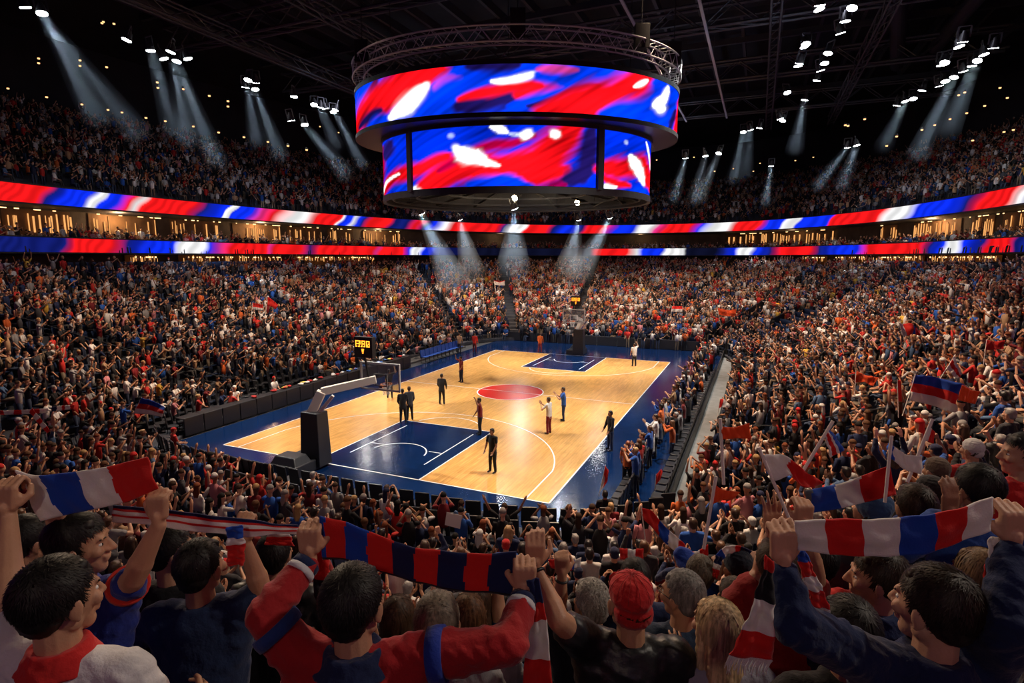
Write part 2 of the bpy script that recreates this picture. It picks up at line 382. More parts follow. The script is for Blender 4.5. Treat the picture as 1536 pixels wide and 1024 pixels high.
def disc(r, z, r0=0, a0=0, a1=2*PI, n=96, c=(0, 0)):
    t = np.linspace(a0, a1, n+1)
    if r0 == 0: return [(c[0]+r*math.cos(q), c[1]+r*math.sin(q), z) for q in t[:-1]], [tuple(range(n))]
    V = []
    for q in t: V += [(c[0]+r0*math.cos(q), c[1]+r0*math.sin(q), z), (c[0]+r*math.cos(q), c[1]+r*math.sin(q), z)]
    return V, [(2*k, 2*k+1, 2*k+3, 2*k+2) for k in range(n)]
mb = MB(); mb.add(*disc(1.98, .0115)); mb.build('red_centre_circle', M['red'], court)
ml = MB(); LW = .055; z = .0135
def hl(x0, y0, x1, y1):
    ml.add([(min(x0, x1)-LW/2*(x0 == x1), min(y0, y1)-LW/2*(y0 == y1), z), (max(x0, x1)+LW/2*(x0 == x1), min(y0, y1)-LW/2*(y0 == y1), z),
            (max(x0, x1)+LW/2*(x0 == x1), max(y0, y1)+LW/2*(y0 == y1), z), (min(x0, x1)-LW/2*(x0 == x1), max(y0, y1)+LW/2*(y0 == y1), z)], [(0, 1, 2, 3)])
for s in (-1, 1): hl(s*7.5, -14, s*7.5, 14); hl(-7.5, s*14, 7.5, s*14)
hl(-7.5, 0, 7.5, 0)
ml.add(*disc(2.03, z, 1.96))
for s in (-1, 1):
    for k in (-1, 1):
        hl(k*2.45, s*7.7, k*2.45, s*14); hl(k*1.8, s*8.4, k*1.8, s*12.6)
    hl(-2.45, s*7.7, 2.45, s*7.7)
    a = 0 if s < 0 else PI
    ml.add(*disc(1.83, z, 1.77, a+.35, a+PI-.35, 40, (0, s*8.1)))
    hy = s*12.42; rr = 6.75; a0 = math.acos(6.65/rr)
    ml.add(*disc(rr+LW/2, z, rr-LW/2, a+a0, a+PI-a0, 90, (0, hy)))
    ys = hy-s*rr*math.sin(a0)
    for k in (-1, 1): hl(k*6.65, s*14, k*6.65, ys)
    ml.add(*disc(1.28, z, 1.22, a+.15, a+PI-.15, 40, (0, s*11.9)))
    hl(-1.8, s*11.2, -1.15, s*11.2); hl(1.15, s*11.2, 1.8, s*11.2)
ml.build('court_lines', M['line'], court)

# ================================================================== walkway on the right, side platforms
mb = MB(); mb.box((11.62, 3, .02), (.75, 34, .1)); mb.build('floor_walkway', M['walk'], kind='structure')
mb = MB(); mb.box((11.2, 3, .3), (.06, 33, .6)); mb.build('trim_1', M['black'], kind='structure')
mb = MB(); mb.box((-11.4, .5, .02), (1.3, 28, .12)); mb.build('floor_side_platform', M['concrete'], kind='structure')

# ================================================================== hoops
def hoop(s, label):
    """s=-1 near end, +1 far end"""
    root = empty('basketball_hoop', (0, s*15.2, 0), label=label, category='basketball hoop')
    def P(x, y, z): return (x, s*(y-15.2), z)
    near = s < 0
    ox = -2.0 if near else .0
    mb = MB(); mb.box(P(ox-.35, 14.9, .22), (1.35, 1.7, .44)); mb.box(P(ox-.35, 15.3, .55), (1.3, .9, .35), taper=.7)
    bevel(mb.build('base', M['vinyl'], root), .04)
    mb = MB(); mb.box(P(ox+.0, 14.35, 1.15), (.95, .7, 2.1), taper=.86); bevel(mb.build('padded_post', M['vinyl'], root), .03)
    mb = MB(); a = np.array(P(ox-.1, 14.35, 2.15)); b = np.array(P(ox+.25, 14.15, 2.95)); c = np.array(P(-.05, 13.0, 3.35))
    mb.bar(a, b, .3, .34); mb.bar(b, c, .22, .3); mb.bar(a+(.35, 0, 0), b+(.55, 0, -.1), .12, .12)
    bevel(mb.build('arm', M['white'], root), .02)
    fr = MB(); W2, z0, z1 = .9, 2.9, 3.95
    for (x0, q0, x1, q1) in ((-W2, z0, W2, z0), (-W2, z1, W2, z1), (-W2, z0, -W2, z1), (W2, z0, W2, z1)):
        fr.bar(P(x0-.03*(x1 > x0), 12.8, q0-.03*(q1 > q0)), P(x1+.03*(x1 > x0), 12.8, q1+.03*(q1 > q0)), .07, .07, up=(0, 1, 0))
    bd = empty('backboard'); bd.parent = root; bd.location = (0, 0, 0)
    bevel(fr.build('frame', mat('backboard_frame', (.55, .56, .58), .4, metal=.3), bd), .01)
    m, nt, out = new_mat('backboard_glass'); p = N(nt, 'ShaderNodeBsdfPrincipled'); p.inputs['Transmission Weight'].default_value = .85; p.inputs['Base Color'].default_value = (.75, .8, .85, 1); p.inputs['Roughness'].default_value = .12; p.inputs['IOR'].default_value = 1.05
    nt.links.new(p.outputs[0], out.inputs[0])
    mb = MB(); mb.box(P(0, 12.8, 3.425), (1.76, .02, 1.01)); mb.build('glass', m, bd)
    mb = MB()
    for (x0, q0, x1, q1) in ((-.3, 3.05, .3, 3.05), (-.3, 3.5, .3, 3.5), (-.3, 3.05, -.3, 3.5), (.3, 3.05, .3, 3.5)):
        mb.bar(P(x0, 12.785, q0), P(x1, 12.785, q1), .05, .01, up=(0, 1, 0))
    mb.build('target_square', M['line'], bd)
    t = np.linspace(0, 2*PI, 33); mb = MB()
    for k in range(32): mb.cyl(P(.225*math.cos(t[k]), 12.42+.225*math.sin(t[k]), 3.05), P(.225*math.cos(t[k+1]), 12.42+.225*math.sin(t[k+1]), 3.05), .012, n=6)
    mb.bar(P(0, 12.65, 3.03), P(0, 12.8, 3.0), .16, .08); mb.build('rim', M['orange'], root)
    mb = MB()
    for k in range(12):
        for d in (1, -1):
            pp = []
            for j in range(4):
                a = 2*PI*(k+d*j*.5)/12; r = (.225, .17, .14, .13)[j]; pp.append(P(r*math.cos(a), 12.42+r*math.sin(a), 3.05-.15*j))
            for j in range(3): mb.cyl(pp[j], pp[j+1], .006, n=4, cap=False)
    mb.build('net', M['net'], root)
    # shot clock over the board
    mb = MB(); mb.box(P(-.45 if near else .1, 13.1, 4.62), (.85, .22, .8)); mb.bar(P(-.45 if near else .1, 13.15, 4.3), P(-.3 if near else 0, 13.1, 3.4), .06)
    cl = mb.build('shot_clock', M['black'], root)
    mb = MB(); ff = -1 if near else 1
    yy = 12.985 if not near else 13.215
    G = ["11111101111011110", "10001101001010010", "11111101111010110", "10001001001011010", "11011011011011110"]
    for r, row in enumerate(G):
        for c_, ch in enumerate(row):
            if ch == '1': mb.box(P((-.45 if near else .1)-.34+c_*.0425, yy, 4.86-r*.052), (.034, .008, .042))
    for q in range(4): mb.box(P((-.45 if near else .1)-.02, yy, 4.54-q*.05), (.12-.02*q, .008, .03))
    mb.build('digits', M['led'], cl)
    return root
hoop(-1, 'portable basketball hoop with black padded post and white arm on the near baseline')
hoop(1, 'portable basketball hoop at the far baseline below the shot clock')
# ================================================================== centre scoreboard
JR = Matrix.Rotation(-YAW, 3, 'Z')          # the drum's long axis faces the near corner
def jpt(phi, rx, ry, z): return (rx*math.sin(phi), -ry*math.cos(phi), z)     # phi 0 = side towards the near corner
JC = np.array([.25, .35])
jroot = empty('scoreboard', (*JC, 11.17), -YAW, label='huge two-tier oval scoreboard drum with red, white and blue screens hanging over centre court', category='scoreboard')
SW, SB, SR, SD, SP = (1, 1, 1), (.0, .045, 1), (1, .005, .01), (.012, .006, .10), (.7, .05, .35)
def paint(u, v, strokes, base, asp):
    n = len(u); C = np.tile(np.array(base, float), (n, 1))
    w1 = .03*np.sin(u*9+v*3)+.02*np.sin(u*23-v*5)
    q_ = v*asp*.82-u*.57; al = u*.82+v*asp*.57          # across and along the diagonal streaks
    fib = .5*np.sin(q_*95+3*np.sin(al*5))+.3*np.sin(q_*170+2*np.sin(al*9+1))+.2*np.sin(q_*47+4*np.sin(al*3))
    for pts, wid, col, hard in strokes:
        P = np.array(pts, float); best = np.full(n, 9.); 
        U = u; Vv = (v+w1)*asp
        if len(P) == 1: best = np.hypot(U-P[0, 0], Vv-P[0, 1]*asp)
        m_ = len(P)-1
        for si, (a, b) in enumerate(zip(P[:-1], P[1:])):
            ax, ay, bx, by = a[0], a[1]*asp, b[0], b[1]*asp; dx, dy = bx-ax, by-ay; L = dx*dx+dy*dy
            t = np.clip(((U-ax)*dx+(Vv-ay)*dy)/L, 0, 1); tp = np.clip(np.sin(PI*(.06+.88*(si+t)/m_)), .05, 1)**.45; best = np.minimum(best, np.hypot(U-ax-t*dx, Vv-ay-t*dy)/tp)
        k = np.clip(1.12-(best/wid)*(1+.16*fib), 0, 1); k = np.clip(k*(1+(hard-1)*.45), 0, 1)
        if col == SW: k = k**1.5
        k = k*k*(3-2*k)
        C = C*(1-k[:, None])+np.array(col)*k[:, None]
    dk = .74+.24*fib+.30*np.sin(u*7.3+v*2.1+1)*np.sin(v*4-u*4.7); lum = C.min(1)
    return C*np.clip(np.where(lum > .5, 1, dk), .22, 1.1)[:, None]
upper_strokes = [([(-.95, .2), (-.9, 1)], .09, SB, 1.6), ([(-.78, 1.0), (-.82, .55), (-.97, .2)], .07, SD, 1.5),
    ([(-1, .0), (-.85, .38), (-.7, .62), (-.4, .95)], .13, SR, 1.9), ([(-.62, .85), (-.45, 1.0)], .16, SR, 1.8), ([(-.92, .05), (-.75, .3)], .05, SD, 1.4), ([(-.84, -.05), (-.7, .12)], .06, SB, 1.6),
    ([(-.68, .1), (-.58, .32), (-.48, .58)], .075, SW, 2.2), ([(-.42, .55), (-.3, .72)], .06, SP, 1.3),
    ([(-.5, .1), (-.35, .45), (-.1, .75), (.25, .98)], .10, SB, 1.8), ([(-.25, 1.0), (.0, 1.0)], .06, SD, 1.3), ([(-.3, .1), (-.1, .3), (.1, .35)], .10, SD, 1.6),
    ([(-.3, .25), (-.05, .55), (.12, .55)], .045, SR, 1.4), ([(-.13, .66), (.02, .72), (.1, .78)], .035, SW, 1.6), ([(.0, .35), (.22, .45)], .07, SR, 1.5),
    ([(-.04, .08), (.12, .3), (.32, .5), (.5, .85)], .055, SB, 1.7), ([(.1, .75), (.5, 1.0)], .07, SB, 1.6), ([(.1, .85), (.3, .9)], .035, SP, 1.2), ([(.05, .15), (.25, .4), (.42, .62)], .03, SD, 1.2),
    ([(.12, .02), (.35, .25), (.52, .45), (.63, .8), (.7, 1.05)], .12, SR, 2.), ([(.2, .0), (.5, .12)], .06, SR, 1.5), ([(.62, .72), (.7, .9)], .025, SW, 1.6),
    ([(.45, -.05), (.68, .2), (.85, .5), (.9, 1)], .11, SB, 2.), ([(.75, .45), (.82, .62), (.85, .9)], .045, SW, 1.7), ([(.79, .45)], .07, SW, 1.8),
    ([(.93, -.1), (.97, .4), (1.0, .9)], .05, SR, 1.8), ([(.87, .0), (.93, .5)], .03, SD, 1.2), ([(.985, .0), (1.0, .45)], .016, SW, 1.6), ([(-1.0, .35), (-.99, .9)], .022, SW, 1.8)]
lower_strokes = [([(-1, .2), (-.97, .9)], .07, (.35, .0, .02), 1.4), ([(-.93, .7), (-.88, .95)], .10, SD, 1.5),
    ([(-1.0, .0), (-.88, .22), (-.7, .36), (-.45, .5)], .09, SR, 1.7), ([(-1, .02), (-.93, .2), (-.8, .3)], .03, SW, 1.4), ([(-.85, .0), (-.7, .12)], .04, SB, 1.4), ([(-.72, .0), (-.58, .06)], .05, SW, 1.5),
    ([(-.6, .08), (-.4, .3), (-.1, .28), (.15, .4), (.28, .75), (.35, 1.0)], .17, SR, 2.2), ([(-.5, .3), (-.3, .55), (-.12, .72), (.1, .8)], .06, (.5, .0, .05), 1.3), ([(-.25, .18), (.1, .2), (.3, .25)], .12, SR, 1.7),
    ([(-.38, .62), (-.3, .48), (-.2, .38)], .10, SW, 1.9), ([(-.35, .45), (-.12, .36)], .05, SW, 1.3),
    ([(-.3, .0), (-.1, .06), (.08, .02)], .09, SB, 1.8), ([(.42, .1), (.45, .5), (.47, 1.0)], .09, SD, 1.7), ([(.3, .1), (.45, .25)], .10, SD, 1.5), ([(.2, .0), (.3, .05)], .05, (.3, 0, .08), 1.4),
    ([(-.16, 1.0), (-.07, .92)], .05, SW, 1.7), ([(-.05, .9), (.05, .86)], .022, (.5, .6, 1), 1.5), ([(.055, .85)], .055, SW, 2.2), ([(.235, .85)], .05, SW, 2.2), ([(-.42, .82)], .03, (.4, .5, 1), 1.3),
    ([(.53, .3), (.7, .42), (.85, .5), (.98, .2)], .12, SR, 2.), ([(.55, .15), (.75, .1)], .06, SR, 1.6), ([(.76, .65), (.82, .45), (.88, .22)], .07, SW, 1.9),
    ([(.8, -.02), (.9, .1)], .06, SB, 1.6), ([(.55, .0), (.65, .05)], .04, SW, 1.4), ([(.97, .1), (.99, .8)], .03, SR, 1.4), ([(.9, .92), (.94, .7), (.97, .5)], .022, SW, 1.5), ([(.72, .85)], .02, (.5, .6, 1), 1.5)]
M['screen'] = attr_emit('led_screen', 1.55)
def drum(name, rx, ry, z0, z1, strokes, base, asp, phis, nv=40, npd=420):
    """panels between pairs of phi"""
    objs = []
    for a, b in phis:
        n = max(12, int(npd*(b-a)/PI)); ph = np.linspace(a, b, n)
        V = []; C = []
        for j in range(nv):
            v = j/(nv-1); V.append(np.stack([rx*np.sin(ph), -ry*np.cos(ph), 0*ph+z0+(z1-z0)*v-11.4], 1))
            u = np.sin(ph)*.97+.03*ph/1.6; C.append(paint(np.clip(u, -1.02, 1.02), np.full(n, v), strokes, base, asp))
        F = [(j*n+i, j*n+i+1, (j+1)*n+i+1, (j+1)*n+i) for j in range(nv-1) for i in range(n-1)]
        me = np_mesh(name, np.array(V).reshape(-1, 3), np.array(F), M['screen'], col=np.array(C).reshape(-1, 3))
        o = bpy.data.objects.new(name, me); link(o, jroot); objs.append(o)
    return objs
URX, URY, LRX, LRY = 9.0, 6.4, 7.6, 5.75
for o in drum('upper_screen', URX, URY, 14.95, 17.05, upper_strokes, SB, .26, [(-PI, PI)], npd=380): pass
lp = [(-.5*PI-.2, -.83), (-.77, .535), (.6, PI/2+.2), (PI/2+.28, PI-.05), (-PI+.05, -PI/2-.28)]
for o in drum('lower_screen', LRX, LRY, 11.7, 14.5, lower_strokes, (.0, .025, .75), .5, lp): pass
def oval_band(mb, prof, n=96):
    """prof: list of (rx, ry, z) closed loop"""
    G = [[jpt(2*PI*k/n, rx, ry, z-11.4) for k in range(n)] for rx, ry, z in prof]
    mb.grid(np.array(G), True)
mb = MB(); oval_band(mb, [(URX-.03, URY-.03, 17.05), (URX+.06, URY+.06, 17.02), (URX+.06, URY+.06, 17.25), (URX-.6, URY-.6, 17.3), (URX-.6, URY-.6, 14.9), (LRX+.1, LRY+.1, 14.75), (LRX-.3, LRY-.3, 14.72)][::-1])
oval_band(mb, [(LRX-.3, LRY-.3, 14.72), (LRX+.08, LRY+.08, 14.7), (URX+.06, URY+.06, 14.72), (URX+.06, URY+.06, 14.93), (URX-.03, URY-.03, 14.93)][::-1])
oval_band(mb, [(LRX-.12, LRY-.12, 14.6), (LRX-.12, LRY-.12, 11.4), (LRX+.06, LRY+.06, 11.35), (LRX+.06, LRY+.06, 11.68), (LRX-.02, LRY-.02, 11.68)])
oval_band(mb, [(LRX-.02, LRY-.02, 14.5), (LRX+.08, LRY+.08, 14.5), (LRX+.08, LRY+.08, 14.75)])
mb.build('drum_body', M['black'], jroot)
for ph in (-.80, .568):
    mb = MB(); a, b = jpt(ph, LRX+.03, LRY+.03, .2), jpt(ph, LRX+.03, LRY+.03, 3.2); mb.bar(a, b, .42, .12, up=(-a[0], -a[1], 0)); mb.build('divider', M['black'], jroot)
mb = MB(); oval_band(mb, [(URX-.6, URY-.6, 17.28), (1, 1, 17.4)][::-1], 48); mb.build('top_deck', M['dark'], jroot)
# underside: catwalk rings and struts
mb = MB(); n = 40
for rx, ry, zz in ((LRX-.5, LRY-.5, .15), (LRX-1.8, LRY-1.5, .3), (LRX-3.6, LRY-2.8, .55)):
    pts = [jpt(2*PI*k/n, rx, ry, zz) for k in range(n)]
    for k in range(n): mb.bar(pts[k], pts[(k+1) % n], .08, .1)
for k in range(16):
    mb.bar(jpt(2*PI*k/16, LRX-.3, LRY-.3, .25), jpt(2*PI*k/16, 1.2, 1, 1.2), .07, .12)
    mb.bar(jpt(2*PI*k/16, LRX-1.8, LRY-1.5, .3), jpt(2*PI*(k+1)/16, LRX-.5, LRY-.5, .15), .05)
    mb.cyl(jpt(2*PI*k/16, LRX-.5, LRY-.5, .15), jpt(2*PI*k/16, LRX-.5, LRY-.5, 1.6), .03, n=6)
mb.build('underside_frame', M['darksteel'], jroot)
mb = MB(); oval_band(mb, [(LRX-.2, LRY-.2, 13.4), (.5, .4, 13.6)], 48); mb.build('inner_ceiling', mat('inner_ceiling_panel', (.10, .09, .075), .7, noise=.4, nscale=1), jroot)
# ring truss above the drum
tr = empty('ring_truss', (*JC, 17.7), -YAW, label='curved lattice truss ring circling above the scoreboard drum', category='truss')
def truss_between(pairs_top, pairs_bot, mb_ch, mb_w, r=.05, rw=.022):
    mb_ch += [MB() for _ in range(4)]
    n = len(pairs_top)
    for k in range(n-1):
        for i_, A in enumerate((pairs_top, pairs_bot)):
            for j in (0, 1): mb_ch[i_*2+j].cyl(A[k][j], A[k+1][j], r, n=6, cap=False)
        for j in (0, 1):
            mb_w.cyl(pairs_bot[k][j], pairs_top[k+1][j] if k % 2 == 0 else pairs_top[k][j], rw, n=4, cap=False) if False else None
            a, b = (pairs_bot[k][j], pairs_top[k+1][j]) if k % 2 == 0 else (pairs_top[k][j], pairs_bot[k+1][j])
            mb_w.cyl(a, b, rw, n=4, cap=False)
        mb_w.cyl(pairs_bot[k][0], pairs_bot[k+1][1], rw, n=4, cap=False); mb_w.cyl(pairs_top[k][0], pairs_top[k][1], rw, n=4, cap=False)
n = 97; T_ = [[jpt(2*PI*k/(n-1), URX+.1, URY+.1, .75), jpt(2*PI*k/(n-1), URX-.5, URY-.4, .75)] for k in range(n)]; B__ = [[(p[0], p[1], .05) for p in q] for q in T_]
ch, wb = [], MB(); truss_between(T_, B__, ch, wb, .045, .02)
for c_ in ch: c_.build('chord', M['steel'], tr)
wb.build('lattice', M['steel'], tr)
for ph in (-1.15, 0, .75, 1.2, 2.2, 3.2, 4.2):
    mb = MB(); a = jpt(ph, URX-.2, URY-.15, -.3); mb.box((a[0], a[1], .9), (.7, .5, 1.1)); mb.cyl((a[0], a[1], 1.4), (a[0], a[1], 8.3), .03, n=6); bevel(mb.build('hoist_motor', M['black'], tr), .05)
# lattice roof trusses
def straight_truss(p, q, h, w, seg, name, label, m='darksteel', r=.06, rw=.03, **k):
    p = np.array(p, float); q = np.array(q, float); mid = (p+q)/2; d = q-p; L = np.linalg.norm(d); d /= L; a = np.cross(d, (0, 0, 1)); a /= np.linalg.norm(a)
    root = empty(name, mid, label=label, category='truss', **k); nn = int(L/seg)+1
    Tt, Bb = [], []
    for i in range(nn+1):
        c = p+d*L*i/nn-mid; Tt.append([c+a*w/2+(0, 0, h), c-a*w/2+(0, 0, h)]); Bb.append([c+a*w/2, c-a*w/2])
    ch, wb = [], MB(); truss_between(Tt, Bb, ch, wb, r, rw); [c_.build('chord', M[m], root) for c_ in ch]; wb.build('lattice', M[m], root)
    return root
G_ = 'roof trusses over the arena'
for i, yy in enumerate((-22, -10, 2, 14, 27, 40)):
    straight_truss((-30, yy, 24.0), (30, yy, 24.0), 1.6, .9, 2.0, 'roof_truss', f"dark roof truss spanning the arena, {['first','second','third','fourth','fifth','sixth'][i]} one counted from above the camera", r=.11, rw=.05, group=G_)
for i, xx in enumerate((-22, -13, 13.5, 20)):
    straight_truss((xx, -26, 23.2), (xx, 46, 23.2), .9, .6, 1.6, 'lengthwise_truss', ('outermost dark truss running the length of the arena above the tables', 'dark lengthwise truss between the drum and the tables side', 'dark lengthwise truss just past the drum over the walkway side', 'outermost dark lengthwise truss over the walkway side')[i], r=.07, rw=.035, group='lengthwise trusses')
for i, (xx, m_) in enumerate(((5.5, 'steel'), (9.5, 'steel'))):
    a = np.array((xx, -8, 22.5)); mb = MB(); e = empty('roof_rail', (xx, 12, 22.3), label=f"pale grey rail hung from the roof beside the drum, {['closer to','farther from'][i]} it", category='rail')
    mb.bar((0, -20, 0), (0, 22, 0), .16, .1); mb.build('rail', M['steel'], e)
    mb = MB()
    for k in range(8): mb.cyl((0, -19+k*5.6, 0), (0, -19+k*5.6, 1.8), .025, n=5)
    mb.build('hanger', M['darksteel'], e)
# catwalks and ducts on the roof
mb = MB()
for k in range(22):
    mb.box((-31+k*3, 8, 27.5), (.25, 74, .7))
for k in range(13): mb.box((0, -28+k*6, 27.0), (66, .3, .5))
mb.build('ceiling_joists', M['darksteel'], kind='structure')
for i, (x0, y0, x1, y1) in enumerate(((-27, -20, -27, 40), (16.5, -8, 24, 34), (26, -14, 26, 30))):
    mb = MB(); mb.cyl((x0, y0, 25.6), (x1, y1, 25.6), .55, n=16); mb.build('air_duct', M['darksteel'], label=('round dark air duct under the roof above the tables side', 'slanting round air duct under the roof over the walkway side', 'straight round air duct under the roof at the outer walkway side')[i], category='duct', smooth=True)

# ================================================================== floodlights and beams
def make_lamp(r=.24, lens='lamp'):
    root = empty('floodlight')
    mb = MB(); mb.cyl((0, 0, .0), (0, 0, .42), r*1.08, r*.7, 16); mb.cyl((0, 0, .42), (0, 0, .55), r*.5, r*.4, 12); mb.build('housing', M['black'], root)
    mb = MB(); mb.cyl((0, 0, -.02), (0, 0, .02), r, n=20); mb.build('lens', M[lens], root)
    mb = MB(); mb.bar((r*1.15, 0, .2), (r*1.15, 0, .75), .04, .08); mb.bar((-r*1.15, 0, .2), (-r*1.15, 0, .75), .04, .08); mb.bar((-r*1.15, 0, .75), (r*1.15, 0, .75), .05, .08, up=(0, 1, 0)); mb.build('yoke', M['darksteel'], root)
    return root
lamp0, lampw = make_lamp(), make_lamp(.22, 'lampwarm')
def aim(o, d):
    o.rotation_euler = Vector(-Vector(d)).to_track_quat('Z', 'Y').to_euler()
used_lamp = {}
def put_lamp(px, py, z, d, label, group, proto=None, sc=1.0):
    proto = proto or lamp0
    o = proto if proto.name not in used_lamp else copy_tree(proto)
    used_lamp[proto.name] = 1
    P = at_height(px, py, z); o.location = [float(q) for q in P]; aim(o, d); o.scale = (sc,)*3
    tag(o, label, 'floodlight', group); return P
beam_m, nt, out = new_mat('lit_haze'); vs = N(nt, 'ShaderNodeVolumeScatter', Density=.03, Color=(.72, .86, 1, 1)); vs.inputs['Anisotropy'].default_value = 0.0
nt.links.new(vs.outputs[0], out.inputs['Volume'])
BEAM = []
def beam(P, Q, half_deg, power, label, vol=True, spotdeg=None):
    P = Vector([float(q) for q in P]); Q = Vector([float(q) for q in Q]); d = (Q-P); L = d.length; d.normalize()
    l = bpy.data.lights.new('beam_spot', 'SPOT'); l.energy = power; l.color = (.8, .9, 1); l.spot_size = math.radians((spotdeg or half_deg)*2); l.spot_blend = .5; l.shadow_soft_size = .12
    o = bpy.data.objects.new('beam_spot', l); link(o); o.location = P+d*.06; o.rotation_euler = (-d).to_track_quat('Z', 'Y').to_euler()
    if not vol: return
    r0 = .26; r1 = r0+L*math.tan(math.radians(half_deg)); n = 28
    a = Vector((0, 0, 1)).cross(d).normalized(); b = a.cross(d)
    V = []
    for rr, pt in ((r0, P+d*.1), (r1, Q)):
        for k in range(n): t = 2*PI*k/n; V.append(pt+(a*math.cos(t)+b*math.sin(t))*rr)
    c = P; V = [v-c for v in V]
    F = [(k, (k+1) % n, n+(k+1) % n, n+k) for k in range(n)]+[tuple(range(n))[::-1], tuple(range(n, 2*n))]
    me = np_mesh('haze', [tuple(v) for v in V], F, beam_m); bm = bmesh.new(); bm.from_mesh(me); bmesh.ops.recalc_face_normals(bm, faces=bm.faces); bm.to_mesh(me); bm.free()
    o = bpy.data.objects.new('haze', me); link(o); o.location = c
    tag(o, label, 'light beam', kind='stuff')
ordn = ['first', 'second', 'third', 'fourth', 'fifth', 'sixth', 'seventh', 'eighth', 'ninth', 'tenth', 'eleventh', 'twelfth', 'thirteenth', 'fourteenth', 'fifteenth', 'sixteenth', 'seventeenth', 'eighteenth', 'nineteenth', 'twentieth']
def cluster(pts, z, where, group, **k):
    for i, (x, y) in enumerate(pts):
        put_lamp(x, y, z, (0.25*math.sin(i*2.1), .3*math.cos(i*1.7), -1), f"white floodlight {where}, {ordn[i]} from the near end", group, **k)
west = [(38, 11), (63, 20), (190, 60), (226, 76), (246, 88), (256, 78), (265, 92), (282, 88), (368, 131), (372, 120), (383, 134), (384, 124), (441, 145), (471, 157), (480, 161), (488, 163), (500, 168), (503, 165)]
cluster(west, 20, 'on the lighting truss above the tables side stand', 'floodlights over the tables side')
cluster([(437, 181), (457, 187)], 17.5, 'hung low below the west lighting truss', 'low floodlights west')
east = [(1490, 72), (1476, 82), (1466, 91), (1458, 99), (1445, 107), (1431, 116), (1418, 122), (1409, 129), (1383, 136), (1370, 148), (1358, 152), (1345, 158)]
cluster(east, 20, 'in the long row above the walkway side stand', 'floodlights over the walkway side')
mid_e = [(1230, 8), (1229, 14), (1278, 12), (1268, 32), (1261, 50), (1242, 80), (1237, 95), (1231, 106), (1225, 121), (1209, 66), (1207, 70), (1199, 95), (1197, 99), (1181, 139), (1207, 150)]
cluster(mid_e, 20.5, 'in the double line beside the drum', 'floodlights beside the drum')
cluster([(1444, 63), (1439, 70), (1417, 94), (1412, 98), (1170, 178), (1174, 181), (1115, 198), (1126, 195), (1139, 192)], 19.5, 'on short east truss', 'floodlights on the short east truss')
cluster([(1028, 237), (1058, 234), (1078, 230), (1157, 249)], 17.5, 'far behind the drum', 'floodlights behind the drum')
cluster([(1271, 221), (1285, 218)], 17.5, 'in the low pair over the far corner', 'far east pair')
dr = [(632, 320), (690, 329), (868, 329), (915, 326), (772, 312)]
for i, (x, y) in enumerate(dr):
    P = put_lamp(x, y, 11.0, (.1, .6, -1), f"white spotlight under the scoreboard drum, {ordn[i]} from its west end", 'spotlights under the drum', sc=.85)
for i, (x, y) in enumerate([(635, 305), (772, 297), (866, 304), (866, 312), (915, 310)]):
    put_lamp(x, y, 11.6, (-.1, -.9, -.35), f"warm round lamp glowing in the underside of the drum, {ordn[i]} from its west end", 'warm lamps under the drum', proto=lampw, sc=.8)
# small warm house lights along the back walls
hl_px = [(12, 133), (58, 95), (58, 88), (70, 146), (123, 157), (120, 91), (120, 99), (160, 101), (162, 165), (183, 169), (219, 177), (236, 124), (237, 132), (248, 182), (290, 190), (328, 199), (342, 152), (342, 160), (275, 134), (314, 144), (366, 206), (402, 213), (432, 219), (460, 225), (480, 190), (508, 199), (153, 35), (171, 36), (155, 33), (1041, 236), (1140, 245), (1072, 257), (1100, 253), (1193, 241), (1220, 236), (1330, 219), (1345, 205), (1383, 195), (1402, 188), (1425, 179), (1438, 143), (1447, 139), (1477, 159), (1450, 170), (1500, 132), (1511, 147), (1268, 188), (1272, 189), (1297, 179), (1130, 257), (1506, 198), (1459, 211), (1520, 195), (985, 240)]
hl0 = None
for i, (x, y) in enumerate(hl_px):
    D = 62 if 470 < x < 1200 else 52
    mb_ = None
    if hl0 is None:
        hl0 = empty('house_light'); mb = MB(); mb.cyl((0, 0, .05), (0, 0, .2), .12, .07, 8); mb.build('can', M['black'], hl0); mb = MB(); mb.cyl((0, 0, -.03), (0, 0, .06), .085, .09, n=8); mb.build('bulb', M['warmdot'], hl0); o = hl0
    else: o = copy_tree(hl0)
    P = at_depth(x, y, 44 if x < 480 or x > 1250 else 70)
    o.location = [float(q) for q in P]
    o['label'] = f"small amber ceiling light hung above the top tier, {'west' if x < 520 else 'east'} side, {'high' if y < 160 else 'low'} in the dark roof"; o['category'] = 'ceiling light'; o['group'] = ('west' if x < 520 else 'east')+(' high' if y < 160 else ' low')+' amber lights'

